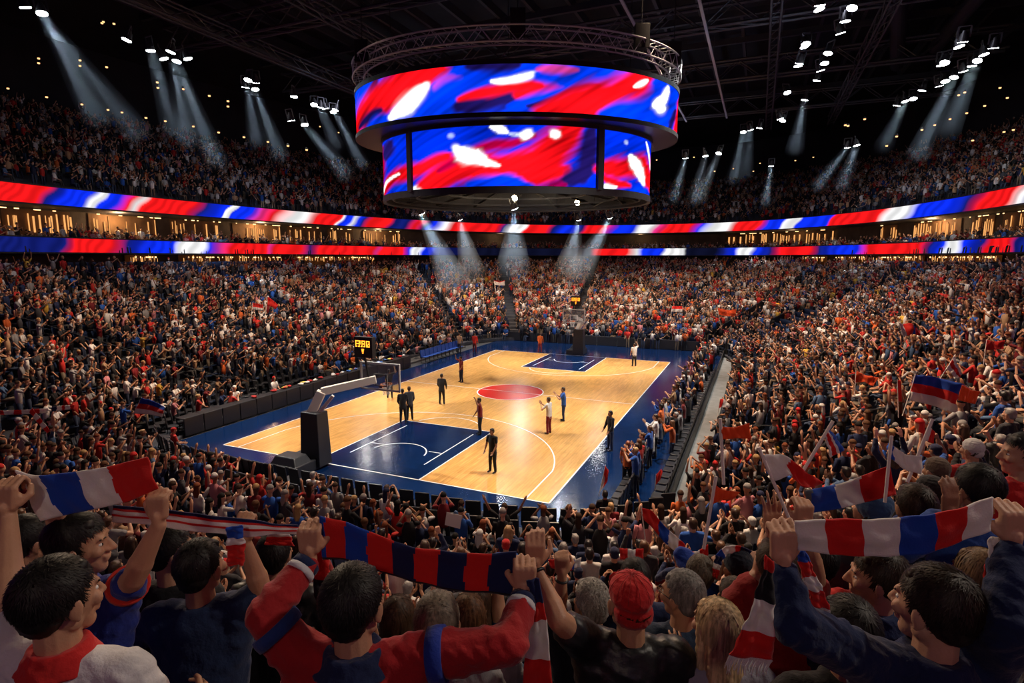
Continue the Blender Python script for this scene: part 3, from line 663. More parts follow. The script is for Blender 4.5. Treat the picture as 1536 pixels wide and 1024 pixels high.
bm_list = [((63, 20), 20, (150, 180), 8.0, 6, 2600), ((63, 22), 20, (60+150, 205), 9, 5, 1600), ((226, 76), 20, (262, 200), 9, 5, 1500), ((265, 92), 20, (325, 245), 10, 5.2, 3200), ((258, 92), 20, (285, 215), 10, 5, 1500), ((383, 134), 20, (420, 235), 10, 5, 2400), ((372, 132), 20, (385, 215), 10, 5, 900),
           ((457, 187), 17.5, (520, 262), 10, 5.5, 3000), ((503, 168), 20, (545, 250), 10, 5, 2200), ((480, 161), 20, (505, 220), 10, 5, 800),
           ((1028, 237), 17.5, (1010, 300), 10, 5, 2600), ((1058, 234), 17.5, (1040, 300), 10, 5, 2200), ((1078, 230), 17.5, (1048, 300), 10, 5, 2600), ((1115, 198), 19.5, (1100, 270), 10, 5, 2400), ((1126, 195), 19.5, (1118, 265), 10, 5, 900), ((1157, 249), 17.5, (1148, 305), 10, 5, 2800),
           ((1207, 150), 20.5, (1192, 225), 10, 5, 2200), ((1271, 221), 17.5, (1225, 280), 10, 5, 2400), ((1285, 218), 17.5, (1262, 280), 10, 5, 2400), ((1358, 152), 20, (1325, 220), 10, 5, 1800), ((1431, 116), 20, (1375, 235), 10, 5, 2800), ((1466, 91), 20, (1420, 200), 10, 5, 1200),
           ((632, 322), 11.0, (682, 425), 3.5, 5.5, 3600), ((690, 331), 11.0, (708, 410), 4.5, 5, 2400), ((772, 314), 11.0, (770, 400), 5, 5, 2800), ((868, 331), 11.0, (852, 405), 5, 5, 2600), ((915, 328), 11.0, (868, 410), 4.5, 5, 3200)]
for i, (p, z, q, zq, hd, pw) in enumerate(bm_list):
    P = at_height(p[0], p[1], z); dep = (P-CAM) @ FW; Q = at_depth(q[0], q[1], dep+ (6 if z > 12 else 14))
    beam(P, Q, hd, pw*POWB, f"pale smoky light beam {'over the tables side' if p[0] < 520 else 'under the drum' if z < 12 else 'over the walkway side'}, {ordn[i % 20] if i < 20 else 'twenty-'+ordn[i-20]} of the beams")

# ------------------------------------------------------------------ key lights on the court and the stands, plus added fill and reflection spots
def spot(x, y, z, tx, ty, tz, power, deg, col=(1, .93, .82), soft=.5, blend=.6):
    l = bpy.data.lights.new('court_and_fill_spot', 'SPOT'); l.energy = power; l.color = col; l.spot_size = math.radians(deg); l.spot_blend = blend; l.shadow_soft_size = soft
    o = bpy.data.objects.new('court_and_fill_spot', l); link(o); o.location = (x, y, z); o.rotation_euler = Vector((x-tx, y-ty, z-tz)).to_track_quat('Z', 'Y').to_euler()
    return o
for x, y in ((-13, -10), (-13, 2), (-13, 14), (13.5, -8), (13.5, 4), (13.5, 16)):
    spot(x, y, 23, x*.2, y*.95, 0, 9500*KC, 50)
WARM = (1, .70, .47)
for x, y, tx, ty, pw in ((-6, -8, -17, -8, 1), (-6, 4, -18, 5, 1.2), (-8, 16, -17, 20, 1.3), (8, -12, 17, -14, 1.2), (8, -2, 17, 0, 1.6), (8, 12, 17, 14, 1.5), (-6, 16, -9, 32, 1.2), (6, 16, 8, 32, 1.2), (0, 16, 0, 28, 1.0)):
    spot(x, y, 22.5, tx, ty, 2.5, 7500*pw*KS, 62, WARM, .6, .9)
for x, y, tx, ty in ((-4, -6, -10, -20), (4, -8, 4, -20), (9, -8, 15, -22)):
    spot(x, y, 22, tx, ty, 2, 4200*KS, 60, WARM, .6, .9)
for x, y in ((-5.5, 26), (-12, 24.5), (1.5, 22)):  # added spots, placed so they mirror as glints in the blue floor
    spot(x, y, 20, x*-.3+4, -12, 0, 260*KC, 30, (.92, .96, 1), .14)
for (px_, py_, dp_), (tx, ty), pw_ in (((781, 270, 87), (4.6, -8.6), 1700), ((533, 253, 76), (-1.5, -13), 420), ((565, 254, 80), (-.8, -12), 300), ((905, 262, 80), (8.6, -6), 700)):  # added far spots, aimed back for reflections on court and lane
    P = at_depth(px_, py_, dp_); spot(P[0], P[1], P[2], tx, ty, 0, pw_, 11, (1, .95, .88), .35, .8)
for x, y in ((0, 0), (14, 10), (-14, 20), (4, 34)): spot(x, y, 18.2, x, y+.01, 30, 420, 165, (.6, .72, 1), 1, 1)  # added uplights without fixtures, to lift the dark roof
spot(3, -12, 23, 3, -19, 1, 5200, 62, (1, .72, .5), .6, .9)  # this spot and the next are added to brighten the near crowd
spot(-10, -8, 23, -12, -17, 1, 3600, 50, (1, .72, .5), .6, .9)
# added rim and fill spots without fixtures, brightening the foreground fans
spot(-12, -12, 21, 12, -28, 7, 12500*KF, 34, (1, .74, .5), .6, .9)
spot(16, -46, 19, 12, -28, 6.8, 1500*KF, 50, (1, .80, .62), .8, .9)
spot(24, -22, 18, 13, -28, 7, 3200*KF, 40, (1, .85, .7), .6, .9)
for x, y in ((-27, 10), (-22, 40), (0, 50), (22, 36), (27, 8)):
    spot(x*.6, y*.7, 22, x*1.3, y*1.2, 16, 2600*KU, 80, (.8, .8, 1), .8, .9)
l = bpy.data.lights.new('drum_fill_light', 'POINT'); l.energy = 160; l.color = (1, .75, .5); l.shadow_soft_size = .3; o = bpy.data.objects.new('drum_fill_light', l); link(o); o.location = (0, 0, 12.0)  # added lamp inside the drum, warming its inner ceiling
w = bpy.data.worlds.new('world'); scene.world = w; w.use_nodes = True
w.node_tree.nodes['Background'].inputs[0].default_value = (.25, .4, .8, 1); w.node_tree.nodes['Background'].inputs[1].default_value = .012
scene.view_settings.view_transform = 'Standard'; scene.view_settings.look = 'None'; scene.view_settings.gamma = 1; scene.view_settings.use_curve_mapping = False
scene.view_settings.exposure = 0.0
cy = scene.cycles; cy.max_bounces = 5; cy.diffuse_bounces = 2; cy.glossy_bounces = 3; cy.transmission_bounces = 4; cy.volume_bounces = 0; cy.transparent_max_bounces = 8
cy.caustics_reflective = False; cy.caustics_refractive = False; cy.sample_clamp_indirect = 4; cy.use_denoising = True
try: cy.denoiser = 'OPENIMAGEDENOISE'
except Exception: pass
# ================================================================== people: low detail (for the uncountable crowd)
def _frame(d):
    d = np.asarray(d, float); d = d/np.linalg.norm(d); u = np.array((0, 1., 0)) if abs(d[1]) < .9 else np.array((1., 0, 0))
    a = np.cross(d, u); a /= np.linalg.norm(a); return a, np.cross(d, a)
class LP:
    def __init__(s): s.v = []; s.t = []; s.p = []
    def tube(s, pts, rads, n, part, cap=True, flat=1.0):
        pts = [np.array(p, float) for p in pts]; o = len(s.v); a, b = _frame(pts[-1]-pts[0])
        for P, r in zip(pts, rads):
            for k in range(n):
                t = 2*PI*(k+.5)/n; s.v.append(P+r*(a*math.cos(t)+b*math.sin(t)*flat))
        for i in range(len(pts)-1):
            for k in range(n):
                A, B = o+i*n+k, o+i*n+(k+1) % n; C, D = A+n, B+n; s.t += [(A, B, D), (A, D, C)]; s.p += [part]*2
        if cap:
            for i, sg in ((0, 0), (len(pts)-1, 1)):
                s.v.append(pts[i]+(pts[-1]-pts[0])/np.linalg.norm(pts[-1]-pts[0])*rads[i]*(.5 if sg else -.5)); c = len(s.v)-1
                for k in range(n):
                    A, B = o+i*n+k, o+i*n+(k+1) % n; s.t.append((A, c, B) if sg == 0 else (A, B, c)); s.p.append(part)
    def ball(s, c, r, n, rings, part, zlo=-1, zhi=1, back=0):
        c = np.array(c, float); o = len(s.v); R = []
        for i in range(rings):
            zz = zlo+(zhi-zlo)*(i+.5)/rings; q = math.sqrt(max(0, 1-zz*zz))
            for k in range(n):
                t = 2*PI*k/n; s.v.append(c+np.array((r[0]*q*math.cos(t), r[1]*q*math.sin(t), r[2]*zz)))
        for i in range(rings-1):
            for k in range(n):
                A, B = o+i*n+k, o+i*n+(k+1) % n; C, D = A+n, B+n; s.t += [(A, B, D), (A, D, C)]; s.p += [part]*2
        for i, zz in ((0, zlo), (rings-1, zhi)):
            s.v.append(c+np.array((0, 0, r[2]*zz))); q = len(s.v)-1
            for k in range(n):
                A, B = o+i*n+k, o+i*n+(k+1) % n; s.t.append((A, q, B) if i == 0 else (A, B, q)); s.p.append(part)
ARMS = {   # (elbow, wrist) for one arm relative to the shoulder, x outwards
    'down': ((.05, .03, -.27), (.02, .16, -.46)), 'lap': ((.05, .06, -.25), (-.08, .27, -.33)), 'clap': ((.08, .16, -.20), (-.14, .36, -.02)), 'claphigh': ((.10, .20, -.03), (-.15, .33, .18)),
    'up': ((.12, .06, .24), (.08, .12, .50)), 'vup': ((.20, .04, .18), (.32, .08, .42)), 'fist': ((.16, .12, .12), (.08, .2, .36)), 'phone': ((.08, .2, -.08), (-.10, .36, .12)),
    'side': ((.26, .03, -.02), (.46, .12, .10)), 'point': ((.12, .22, .08), (.12, .48, .2)), 'fold': ((.06, .06, -.25), (-.16, .22, -.14)), 'cheek': ((.06, .2, -.18), (-.12, .16, .1)), 'wide': ((.2, .1, .12), (.42, .22, .3))}
POSES = [('sit', 'clap', 'clap'), ('sit', 'lap', 'lap'), ('sit', 'fist', 'lap'), ('stand', 'up', 'up'), ('stand', 'vup', 'vup'), ('stand', 'clap', 'clap'), ('stand', 'claphigh', 'claphigh'),
         ('stand', 'down', 'down'), ('stand', 'fist', 'down'), ('stand', 'down', 'fist'), ('sit', 'claphigh', 'claphigh'), ('sit', 'cheek', 'lap'), ('stand', 'phone', 'phone'), ('sit', 'phone', 'phone'), ('stand', 'point', 'down'), ('sit', 'up', 'up')]
def body_points(sit):
    hz = .50 if sit else .90           # hip
    sh = hz+.49; lean = .05 if sit else .0
    return dict(hip=np.array((0, 0, hz)), chest=np.array((0, lean*.8, hz+.32)), sh=np.array((0, lean, sh)), head=np.array((0, lean+.03, sh+.225)), hz=hz)
def low_person(pose, lod, long_hair):
    st, aR, aL = pose; sit = st == 'sit'; b = body_points(sit); L = LP()
    n = 6 if lod else 5
    L.tube([b['hip']-(0, 0, .06), b['chest'], b['sh']+(0, 0, .02)], [.16, .19, .12], n, 1, True, .62)
    hd = b['head']
    L.ball(hd, (.078, .095, .118), 7 if lod else 5, 4 if lod else 3, 0)
    L.ball(hd+(0, -.018, .022), (.09, .102, .118), 7 if lod else 5, 3, 3, -.15 if not long_hair else -.1, 1)
    if long_hair: L.tube([hd+(0, -.06, .05), hd+(0, -.075, -.12), hd+(0, -.09, -.26)], [.07, .095, .06], 5, 3, False, .5)
    if lod: L.tube([b['sh'], hd-(0, 0, .06)], [.055, .05], 5, 0, False)
    for sx, arm in ((1, aR), (-1, aL)):
        e, w = ARMS[arm]; S = b['sh']+(sx*.175, 0, -.03); E = S+np.array((sx*e[0], e[1], e[2])); W = S+np.array((sx*w[0], w[1], w[2]))
        na = 4 if lod else 3
        L.tube([S+(0, 0, .02), E], [.062, .048], na, 1, True); d = (W-E)/np.linalg.norm(W-E)
        L.tube([E, W, W+d*.07, W+d*.15], [.042, .03, .045, .02], na, 0, lod)
    for sx in (1, -1):
        H = b['hip']+(sx*.09, 0, -.02)
        if sit: K = H+(sx*.03, .42, .03); A = K+np.array((0, .06, -.42)); L.tube([H, K], [.09, .065], 4, 2, True); L.tube([K, A], [.062, .05], 4, 2, lod)
        else: L.tube([H, H+(sx*.01, .02, -.42), H+(sx*.02, 0, -.86)], [.095, .065, .05], 4, 2, lod)
    return np.array(L.v, np.float32), np.array(L.t, np.int32), np.array(L.p, np.int32)
PAL_W = dict(  # shirt colours (linear)
    black=((.012, .012, .015), 26), charcoal=((.04, .042, .05), 10), navy=((.012, .022, .07), 12), white=((.72, .70, .68), 16), grey=((.27, .27, .28), 9), red=((.52, .03, .025), 10), orange=((.62, .13, .03), 5),
    blue=((.02, .09, .38), 6), tan=((.42, .27, .16), 3), maroon=((.18, .015, .02), 4), denim=((.07, .13, .25), 3), pink=((.55, .22, .25), 1.5), yellow=((.6, .38, .06), .8))
PN = list(PAL_W); PW = np.array([PAL_W[k][1] for k in PN]); PW = PW/PW.sum()
SKINS = [(.60, .34, .22), (.52, .28, .17), (.42, .21, .125), (.64, .38, .27), (.28, .13, .075), (.14, .065, .04)]
SKP = [.3, .27, .17, .12, .08, .06]
HAIRS = dict(black=(.008, .007, .007), brown=(.05, .026, .014), chestnut=(.11, .05, .022), blond=(.42, .27, .12), grey=(.28, .27, .26), redcap=(.5, .02, .02), whitecap=(.65, .65, .63), navycap=(.015, .02, .06), auburn=(.2, .055, .02))
HN = list(HAIRS); HPr = np.array([30, 24, 12, 8, 8, 4, 5, 4, 5.]); HPr /= HPr.sum()
PANTS = [(.012, .014, .02), (.02, .03, .06), (.04, .06, .11), (.05, .05, .05), (.18, .14, .1)]

# ------------------------------------------------------------------ who stands where
AISLES_LOW = [-.62, -.28, .12, .5, .86, 1.12, 1.38, 1.76, 2.04, 2.32, 2.68, 3.05, 3.4, 3.8, 4.15]
def seat_rows():
    out = []
    for i in range(NROW):
        subs = (0.5,)
        for sub in subs: out.append((i, (i+sub)/NROW*1.02))
    return out
seats = []   # x, y, z, facing angle, row, theta, s
thf = np.linspace(-1.9, 4.6, 9000)
def along(s, z_of, step, jit, keep, row, th_lo=-1.9, th_hi=4.6):
    x, y = bowl_xy(thf, s+0*thf); d = np.hypot(np.diff(x), np.diff(y)); cum = np.concatenate([[0], np.cumsum(d)])
    p = np.arange(rng.uniform(0, step), cum[-1], step); t = np.interp(p, cum, thf)
    return t
def gather_low():
    res = []
    for i, s in seat_rows():
        t = along(s, None, .55, 0, 1, i)
        x, y = bowl_xy(t, s+0*t); z = floor_z(t, i/NROW*1.02+0*t)
        x2, y2 = bowl_xy(t, s+.03+0*t); gap = np.hypot(x2-x, y2-y)/.03*(1.02/NROW)
        fx, fy = x-x2, y-y2; ang = np.arctan2(fy, fx)
        dist_a = np.min(np.abs(t[:, None]-np.array(AISLES_LOW)[None]), 1)*np.hypot(x-BC[0], y-BC[1])
        ok = dist_a > .55
        for k in np.nonzero(ok)[0]:
            res.append((x[k], y[k], z[k], ang[k], i, t[k], s, gap[k]))
            if gap[k] > 1.1: # deeper terraces hold a second row on the same step
                s3 = s+.46/NROW; X, Y = bowl_xy(t[k], s3); res.append((X, Y, z[k]+.13, ang[k], i, t[k], s3, gap[k]))
    return np.array(res)
low = gather_low()
# rows 0-1 on the near baseline and its corner are courtside chairs, mostly empty
def is_front_near(a): return (a[:, 4] <= 1) & (np.sin(a[:, 5]) < -.45) & (a[:, 0] < 12.0)
front = low[is_front_near(low)]; low = low[~is_front_near(low)]
q = proj(low[:, :3]+np.array((0, 0, 1.2)))
vis = (q[:, 2] > .4) & (q[:, 0] > -60) & (q[:, 0] < 1596) & (q[:, 1] < 1150)
low, q = low[vis], q[vis]
keepout = q[:, 2] < 3.5
low, q = low[~keepout], q[~keepout]
tp_ = low[:, 6] < .95; low, q = low[tp_], q[tp_]
keep = rng.random(len(low)) < np.where((q[:, 2] < 24) & (low[:, 0] < -9), .86, .93); low, q = low[keep], q[keep]
# a dark entrance tunnel in the far right stand, and the pit beside it
tn = (low[:, 5] > .78) & (low[:, 5] < .95) & (low[:, 6] > .16) & (low[:, 6] < .42); low, q = low[~tn], q[~tn]
# upper tier
def gather_up():
    res = []
    for i in range(18):
        s = 1.0+.92*(i+.5)/18; t = along(s, None, .62, 0, 1, i); x, y = bowl_xy(t, s+0*t); z = upper_z(t, 1.0+.92*i/18)+0*t
        x2, y2 = bowl_xy(t, s+.03+0*t); ang = np.arctan2(y-y2, x-x2)
        for k in range(len(t)): res.append((x[k], y[k], z[k], ang[k], 100+i, t[k], s, 1))
    for i, s in enumerate((1.02, 1.05, 1.085)):
        t = along(s, None, .6, 0, 1, i); x, y = bowl_xy(t, s+0*t); x2, y2 = bowl_xy(t, s+.03+0*t); ang = np.arctan2(y-y2, x-x2)
        for k in range(len(t)): res.append((x[k], y[k], 8.35+i*.2, ang[k], 200+i, t[k], s, 1))
    return np.array(res)
upp = gather_up(); qu = proj(upp[:, :3]+np.array((0, 0, 1.2))); ok = (qu[:, 2] > .4) & (qu[:, 0] > -30) & (qu[:, 0] < 1566) & (qu[:, 1] > -50); upp, qu = upp[ok], qu[ok]
ok = rng.random(len(upp)) < .84; upp, qu = upp[ok], qu[ok]
order = np.argsort(q[:, 2]); inframe = (q[:, 0] > 4) & (q[:, 0] < 1532) & (q[:, 1] > 380) & (q[:, 1] < 1010)
order = [k for k in order if inframe[k]]
near_idx = order[:N_IND]; rest = np.ones(len(low), bool); rest[near_idx] = False
ind_people = low[near_idx]; crowd_low = low[rest]
# crowd beyond the near frame edge within 3.5 m is left to the people modelled one by one
def crowd_mesh(A, name):
    V, T, C = [], [], []; off = 0
    P = proj(A[:, :3]+np.array((0, 0, 1.2)))
    bank = {}
    lod = (P[:, 2] < 36).astype(int)
    pose_w = np.array([15, 10, 4, 3.5, 2.5, 12, 6, 6, 3, 3, 6, 4, 3, 3, 2, 1.5]); pose_w /= pose_w.sum()
    pid = rng.choice(len(POSES), len(A), p=pose_w); lh = rng.random(len(A)) < .3
    key = pid*4+lh*2+lod
    for kk in np.unique(key):
        idx = np.nonzero(key == kk)[0]; v, t, p = low_person(POSES[kk//4], kk % 2, (kk//2) % 2)
        n = len(idx); a = A[idx]
        ang = a[:, 3]-PI/2+rng.normal(0, .22, n); c, s = np.cos(ang), np.sin(ang); sc = rng.uniform(.93, 1.06, n)
        X = v[None, :, 0]*c[:, None]-v[None, :, 1]*s[:, None]; Y = v[None, :, 0]*s[:, None]+v[None, :, 1]*c[:, None]
        jx, jy = rng.normal(0, .05, n), rng.normal(0, .05, n)
        W = np.stack([X*sc[:, None]+(a[:, 0]+jx)[:, None], Y*sc[:, None]+(a[:, 1]+jy)[:, None], v[None, :, 2]*sc[:, None]+a[:, 2][:, None]+.0], 2)
        sh = rng.choice(len(PN), n, p=PW); hr = rng.choice(len(HN), n, p=HPr); sk = rng.choice(len(SKINS), n, p=SKP); pa = rng.integers(0, len(PANTS), n)
        tabs = np.stack([np.array(SKINS)[sk], np.array([PAL_W[PN[k]][0] for k in sh])*rng.uniform(.7, 1.25, (n, 1)), np.array(PANTS)[pa], np.array([HAIRS[HN[k]] for k in hr])], 1)
        vp = np.zeros(len(v), int); vp[t.ravel()] = np.repeat(p, 3)
        V.append(W.reshape(-1, 3)); C.append(np.clip(tabs[:, vp], 0, 1).reshape(-1, 3)); T.append((t[None]+(np.arange(n)*len(v))[:, None, None]+off).reshape(-1, 3)); off += n*len(v)
    me = np_mesh(name, np.concatenate(V), np.concatenate(T), M['crowd'], col=np.concatenate(C))
    return me
m, nt, out = new_mat('crowd_clothing'); p = N(nt, 'ShaderNodeBsdfPrincipled', Roughness=.75); p.inputs['Specular IOR Level'].default_value = .25
a = N(nt, 'ShaderNodeAttribute', _attribute_name='Col'); nt.links.new(a.outputs['Color'], p.inputs['Base Color']); nt.links.new(p.outputs[0], out.inputs[0]); M['crowd'] = m
# people behind the courtside tables and along the walkway side belong to the crowd or are built singly below
extra = []
for y in np.arange(-12.5, 17, .62):
    if random.random() < .85: extra.append((9.9+random.uniform(-.12, .12), y, .02, PI, 0, 0, 0, 0))
    if random.random() < .75 and y > -9: extra.append((10.7+random.uniform(-.1, .1), y+.3, .02, PI, 0, 0, 0, 0))
for x in np.arange(-9, 10, .7):
    if abs(x) > 2 and random.random() < .8: extra.append((x, 19.9+random.uniform(-.2, .3), .02, -PI/2, 0, 0, 0, 0))
for y in np.arange(-11, 14, .9):
    if random.random() < .4: extra.append((-11.3, y, .08, 0, 0, 0, 0, 0))
extra = np.array(extra); qe = proj(extra[:, :3]+np.array((0, 0, 1.)))
ex_near = qe[:, 2] < 27
side_people = extra[ex_near]
allc = np.concatenate([crowd_low, upp, extra[~ex_near]])
o = bpy.data.objects.new('crowd', crowd_mesh(allc, 'crowd')); link(o)
tag(o, 'dense crowd of seated and standing fans in red, white, blue and black filling every tier', 'crowd', kind='stuff')
print('CROWD', len(allc), 'individual', len(ind_people), 'side', len(side_people), 'depth max of individuals', q[near_idx, 2].max())
# ================================================================== people in full detail
def nrm(v): v = np.array(v, float); return v/np.linalg.norm(v)
def rotm(axis, a): return np.array(Matrix.Rotation(a, 3, Vector([float(q) for q in axis])))
class Sh(MB):
    def loft(s, C, A, B, n=20):
        """closed tube through centres C with half-axis vectors A and B"""
        C, A, B = np.array(C, float), np.array(A, float), np.array(B, float); m = len(C); V = []
        for i in range(m):
            for k in range(n): t = 2*PI*k/n; V.append(C[i]+A[i]*math.cos(t)+B[i]*math.sin(t))
        o = [(i*n+k, i*n+(k+1) % n, (i+1)*n+(k+1) % n, (i+1)*n+k) for i in range(m-1) for k in range(n)]
        return s.add(V, o+[tuple(range(n))[::-1], tuple(range((m-1)*n, m*n))])
    def cap(s, p, r, q, r2, n=12, flat=1.0, ref=None):
        p, q = np.array(p, float), np.array(q, float); d = q-p; L = np.linalg.norm(d); d = d/max(L, 1e-6)
        if ref is None: a, b = _frame(d)
        else: a = np.cross(d, np.array(ref, float)); a /= np.linalg.norm(a); b = np.cross(d, a)
        C, A, B = [], [], []
        for t in (-1, -.85, -.5): rr = r*math.sqrt(max(1-t*t, .01)); C.append(p+d*t*r*(1 if flat == 1 else .8)); A.append(a*rr); B.append(b*rr*flat)
        C += [p, q]; A += [a*r, a*r2]; B += [b*r*flat, b*r2*flat]
        for t in (.5, .85, 1): rr = r2*math.sqrt(max(1-t*t, .01)); C.append(q+d*t*r2*(1 if flat == 1 else .8)); A.append(a*rr); B.append(b*rr*flat)
        return s.loft(C, A, B, n)
    def ell(s, c, r, R=None, n=16, m=10):
        R = np.eye(3) if R is None else R; c = np.array(c, float); C, A, B = [], [], []
        for i in range(m+1):
            t = -math.cos(PI*i/m); rr = math.sqrt(max(1-t*t, .002)); C.append(c+R[:, 2]*r[2]*t); A.append(R[:, 0]*r[0]*rr); B.append(R[:, 1]*r[1]*rr)
        return s.loft(C, A, B, n)
def remesh(sh, name, mats, voxel, smooth=2, wrinkle=None, dec=None):
    me = np_mesh('tmp', np.array(sh.v), sh.f, []); o = bpy.data.objects.new('tmp', me); COL.objects.link(o)
    m = o.modifiers.new('r', 'REMESH'); m.mode = 'VOXEL'; m.voxel_size = voxel; m.use_smooth_shade = True
    if smooth: k = o.modifiers.new('s', 'SMOOTH'); k.factor = .5; k.iterations = smooth
    if dec: d_ = o.modifiers.new('d', 'DECIMATE'); d_.ratio = dec
    dg = bpy.context.evaluated_depsgraph_get(); dg.update(); r = bpy.data.meshes.new_from_object(o.evaluated_get(dg)); r.name = name
    bpy.data.objects.remove(o); bpy.data.meshes.remove(me)
    n = len(r.vertices)
    if wrinkle and n:
        co = np.empty(n*3, np.float32); r.vertices.foreach_get('co', co); co = co.reshape(-1, 3)
        nr = np.empty(n*3, np.float32); r.vertices.foreach_get('normal', nr); nr = nr.reshape(-1, 3)
        amp, fr = wrinkle; x, y, z = co.T*fr
        w = np.sin(x*.9+z*1.7+2.2*np.sin(y*1.1+z*.6))+.7*np.sin(z*2.6-x*1.4+1.8*np.sin(x*1.3))+.5*np.sin((x+y)*3.1+z*.7+2*np.sin(z*1.9))
        w = np.maximum(w, -.6); co = co+nr*(w*amp)[:, None]; r.vertices.foreach_set('co', co.ravel())
    r.materials.clear()
    for q in (mats if isinstance(mats, (list, tuple)) else [mats]): r.materials.append(q)
    r.polygons.foreach_set('use_smooth', np.ones(len(r.polygons), bool)); r.update(); return r
def ik(S, W, l1, l2, hint):
    S, W = np.array(S, float), np.array(W, float); d = W-S; L = np.linalg.norm(d); d /= L
    k = max(1.0, L/(l1+l2)*1.004); l1 *= k; l2 *= k
    a = (l1*l1-l2*l2+L*L)/(2*L); h = math.sqrt(max(l1*l1-a*a, 0)); hint = np.array(hint, float); p = hint-d*(hint @ d); p /= np.linalg.norm(p)
    return S+d*a+p*h
def hand(sh, W, d, n, w, curl, k=1.0, spread=.0):
    """W wrist, d towards the knuckles, n the way the palm faces, w thumb side; curl 0 flat ... 1 fist"""
    d = nrm(d); n = nrm(n-d*(np.array(n) @ d)); w = nrm(w-d*(np.array(w) @ d)-n*(np.array(w) @ n))
    sh.cap(W-d*.02*k, .027*k, W+d*.02*k, .031*k, 10, .72, ref=w)
    K = W+d*.085*k
    for t in (-.028, -.009, .010, .028): sh.cap(W+d*.02*k+w*t*.7*k, .017*k, K+w*t*k-d*.004, .0135*k, 8)
    sh.cap(W+d*.03*k+w*.022*k+n*.006*k, .019*k, W+d*.05*k+w*.03*k+n*.008*k, .016*k, 8)
    L = [(.043, .026, .021), (.048, .030, .023), (.045, .028, .022), (.036, .021, .019)]
    for i, t in enumerate((.031, .0105, -.0105, -.030)):
        p = K+w*t*k; c = curl*(1+.06*(i-1.5)); dd = nrm(d+w*(1.5-i)*spread); ang = 0
        for j, (l, a) in enumerate(zip(L[i], (1.25*c+.08, 1.55*c+.1, .9*c+.06))):
            ang += a; v = dd*math.cos(ang)+n*math.sin(ang); q = p+v*l*k; sh.cap(p, (.0092-.0009*j)*k, q, (.0084-.0010*j)*k, 8); p = q
    T = W+d*.028*k+w*.034*k+n*.006*k; v1 = nrm(d*.75+w*.75+n*(.2+.5*curl)); q = T+v1*.040*k; sh.cap(T, .0135*k, q, .0115*k, 8)
    v2 = nrm(d*(.9-.2*curl)+w*(.35-.9*curl)+n*(.2+.6*curl)); q2 = q+v2*.032*k; sh.cap(q, .0112*k, q2, .0092*k, 8)
def head_shape(sh, H, R, k=1.0, female=0):
    T = lambda x, y, z: H+R @ (np.array((x, y, z))*k)
    sh.ell(T(0, -.012, .035), (.074*k, .094*k, .088*k), R); sh.ell(T(0, .012, .0), (.066*k, .078*k, .09*k), R)
    sh.cap(T(0, .022, -.045), .058*k, T(0, .052, -.088), .030*k, 14)                         # jaw and chin
    sh.cap(T(-.04, .0, -.055), .03*k, T(.04, .0, -.055), .03*k)
    sh.cap(T(0, .085, .018), .009*k, T(0, .106, -.022), .013*k, 8); sh.cap(T(-.012, .095, -.026), .009*k, T(.012, .095, -.026), .009*k, 8)
    sh.cap(T(-.034, .077, .030), .011*k, T(.034, .077, .030), .011*k, 8)                     # brow
    sh.cap(T(-.018, .083, -.052), .008*k, T(.018, .083, -.052), .008*k, 8); sh.cap(T(-.014, .081, -.064), .0085*k, T(.014, .081, -.064), .0085*k, 8)
    for s in (-1, 1):
        sh.ell(T(s*.040, .066, -.018), (.022*k, .020*k, .022*k), R)                          # cheek
        Er = R @ rotm((0, 0, 1), -s*.35) @ rotm((1, 0, 0), -.15)
        sh.ell(T(s*.080, -.004, -.006), (.009*k, .019*k, .032*k), Er, 10, 8); sh.ell(T(s*.079, .0, -.032), (.008*k, .010*k, .012*k), Er, 8, 6)
def eyes_shape(H, R, k=1.0):
    w, d = MB(), MB(); T = lambda x, y, z: H+R @ (np.array((x, y, z))*k); s1 = Sh(); s1.mi = 0
    for s in (-1, 1):
        s1.mi = 0; s1.ell(T(s*.031, .0725, .008), (.0120*k, .009*k, .0075*k), R, 10, 8)
        s1.mi = 1; s1.ell(T(s*.031, .0795, .008), (.0055*k, .004*k, .0055*k), R, 8, 6)
        s1.mi = 1; s1.cap(T(s*.018, .0875, .029), .0036*k, T(s*.046, .079, .031), .003*k, 6)
    return s1
M['eyewhite'] = mat('eye_white', (.75, .73, .7), .3); M['iris'] = mat('iris', (.02, .012, .008), .3)
def skeleton(H, Fb, Rb, arms, hipz, legs, k=1.0):
    """all points local; H head centre"""
    up = np.array((0, 0, 1.)); J = dict(H=H, F=Fb, R=Rb, k=k); J['nb'] = H-up*.158*k-Fb*.025*k; J['chest'] = H-up*.40*k-Fb*.04*k; J['hip'] = H-up*.74*k-Fb*.05*k
    J['arm'] = []
    for s, A in ((1, arms[0]), (-1, arms[1])):
        raised = A['W'][2] > (H[2]-.1*k)
        S = J['nb']-up*.055*k+Rb*s*(.182 if not raised else .168)*k+up*(.045*k if raised else 0)+Fb*(.02 if raised else 0)
        E = np.array(A['E']) if A.get('E') is not None else ik(S, A['W'], .285*k, .255*k, A.get('hint', Rb*s*.8-up*.6))
        d = nrm(A['W']-E)
        J['arm'].append(dict(S=S, E=E, W=np.array(A['W']), d=nrm(A['d']) if A.get('d') is not None else d, n=A.get('n', Fb), w=A.get('w', Rb*-s), curl=A.get('curl', .3), s=s, spread=A.get('spread', .04)))
    J['legs'] = legs; return J
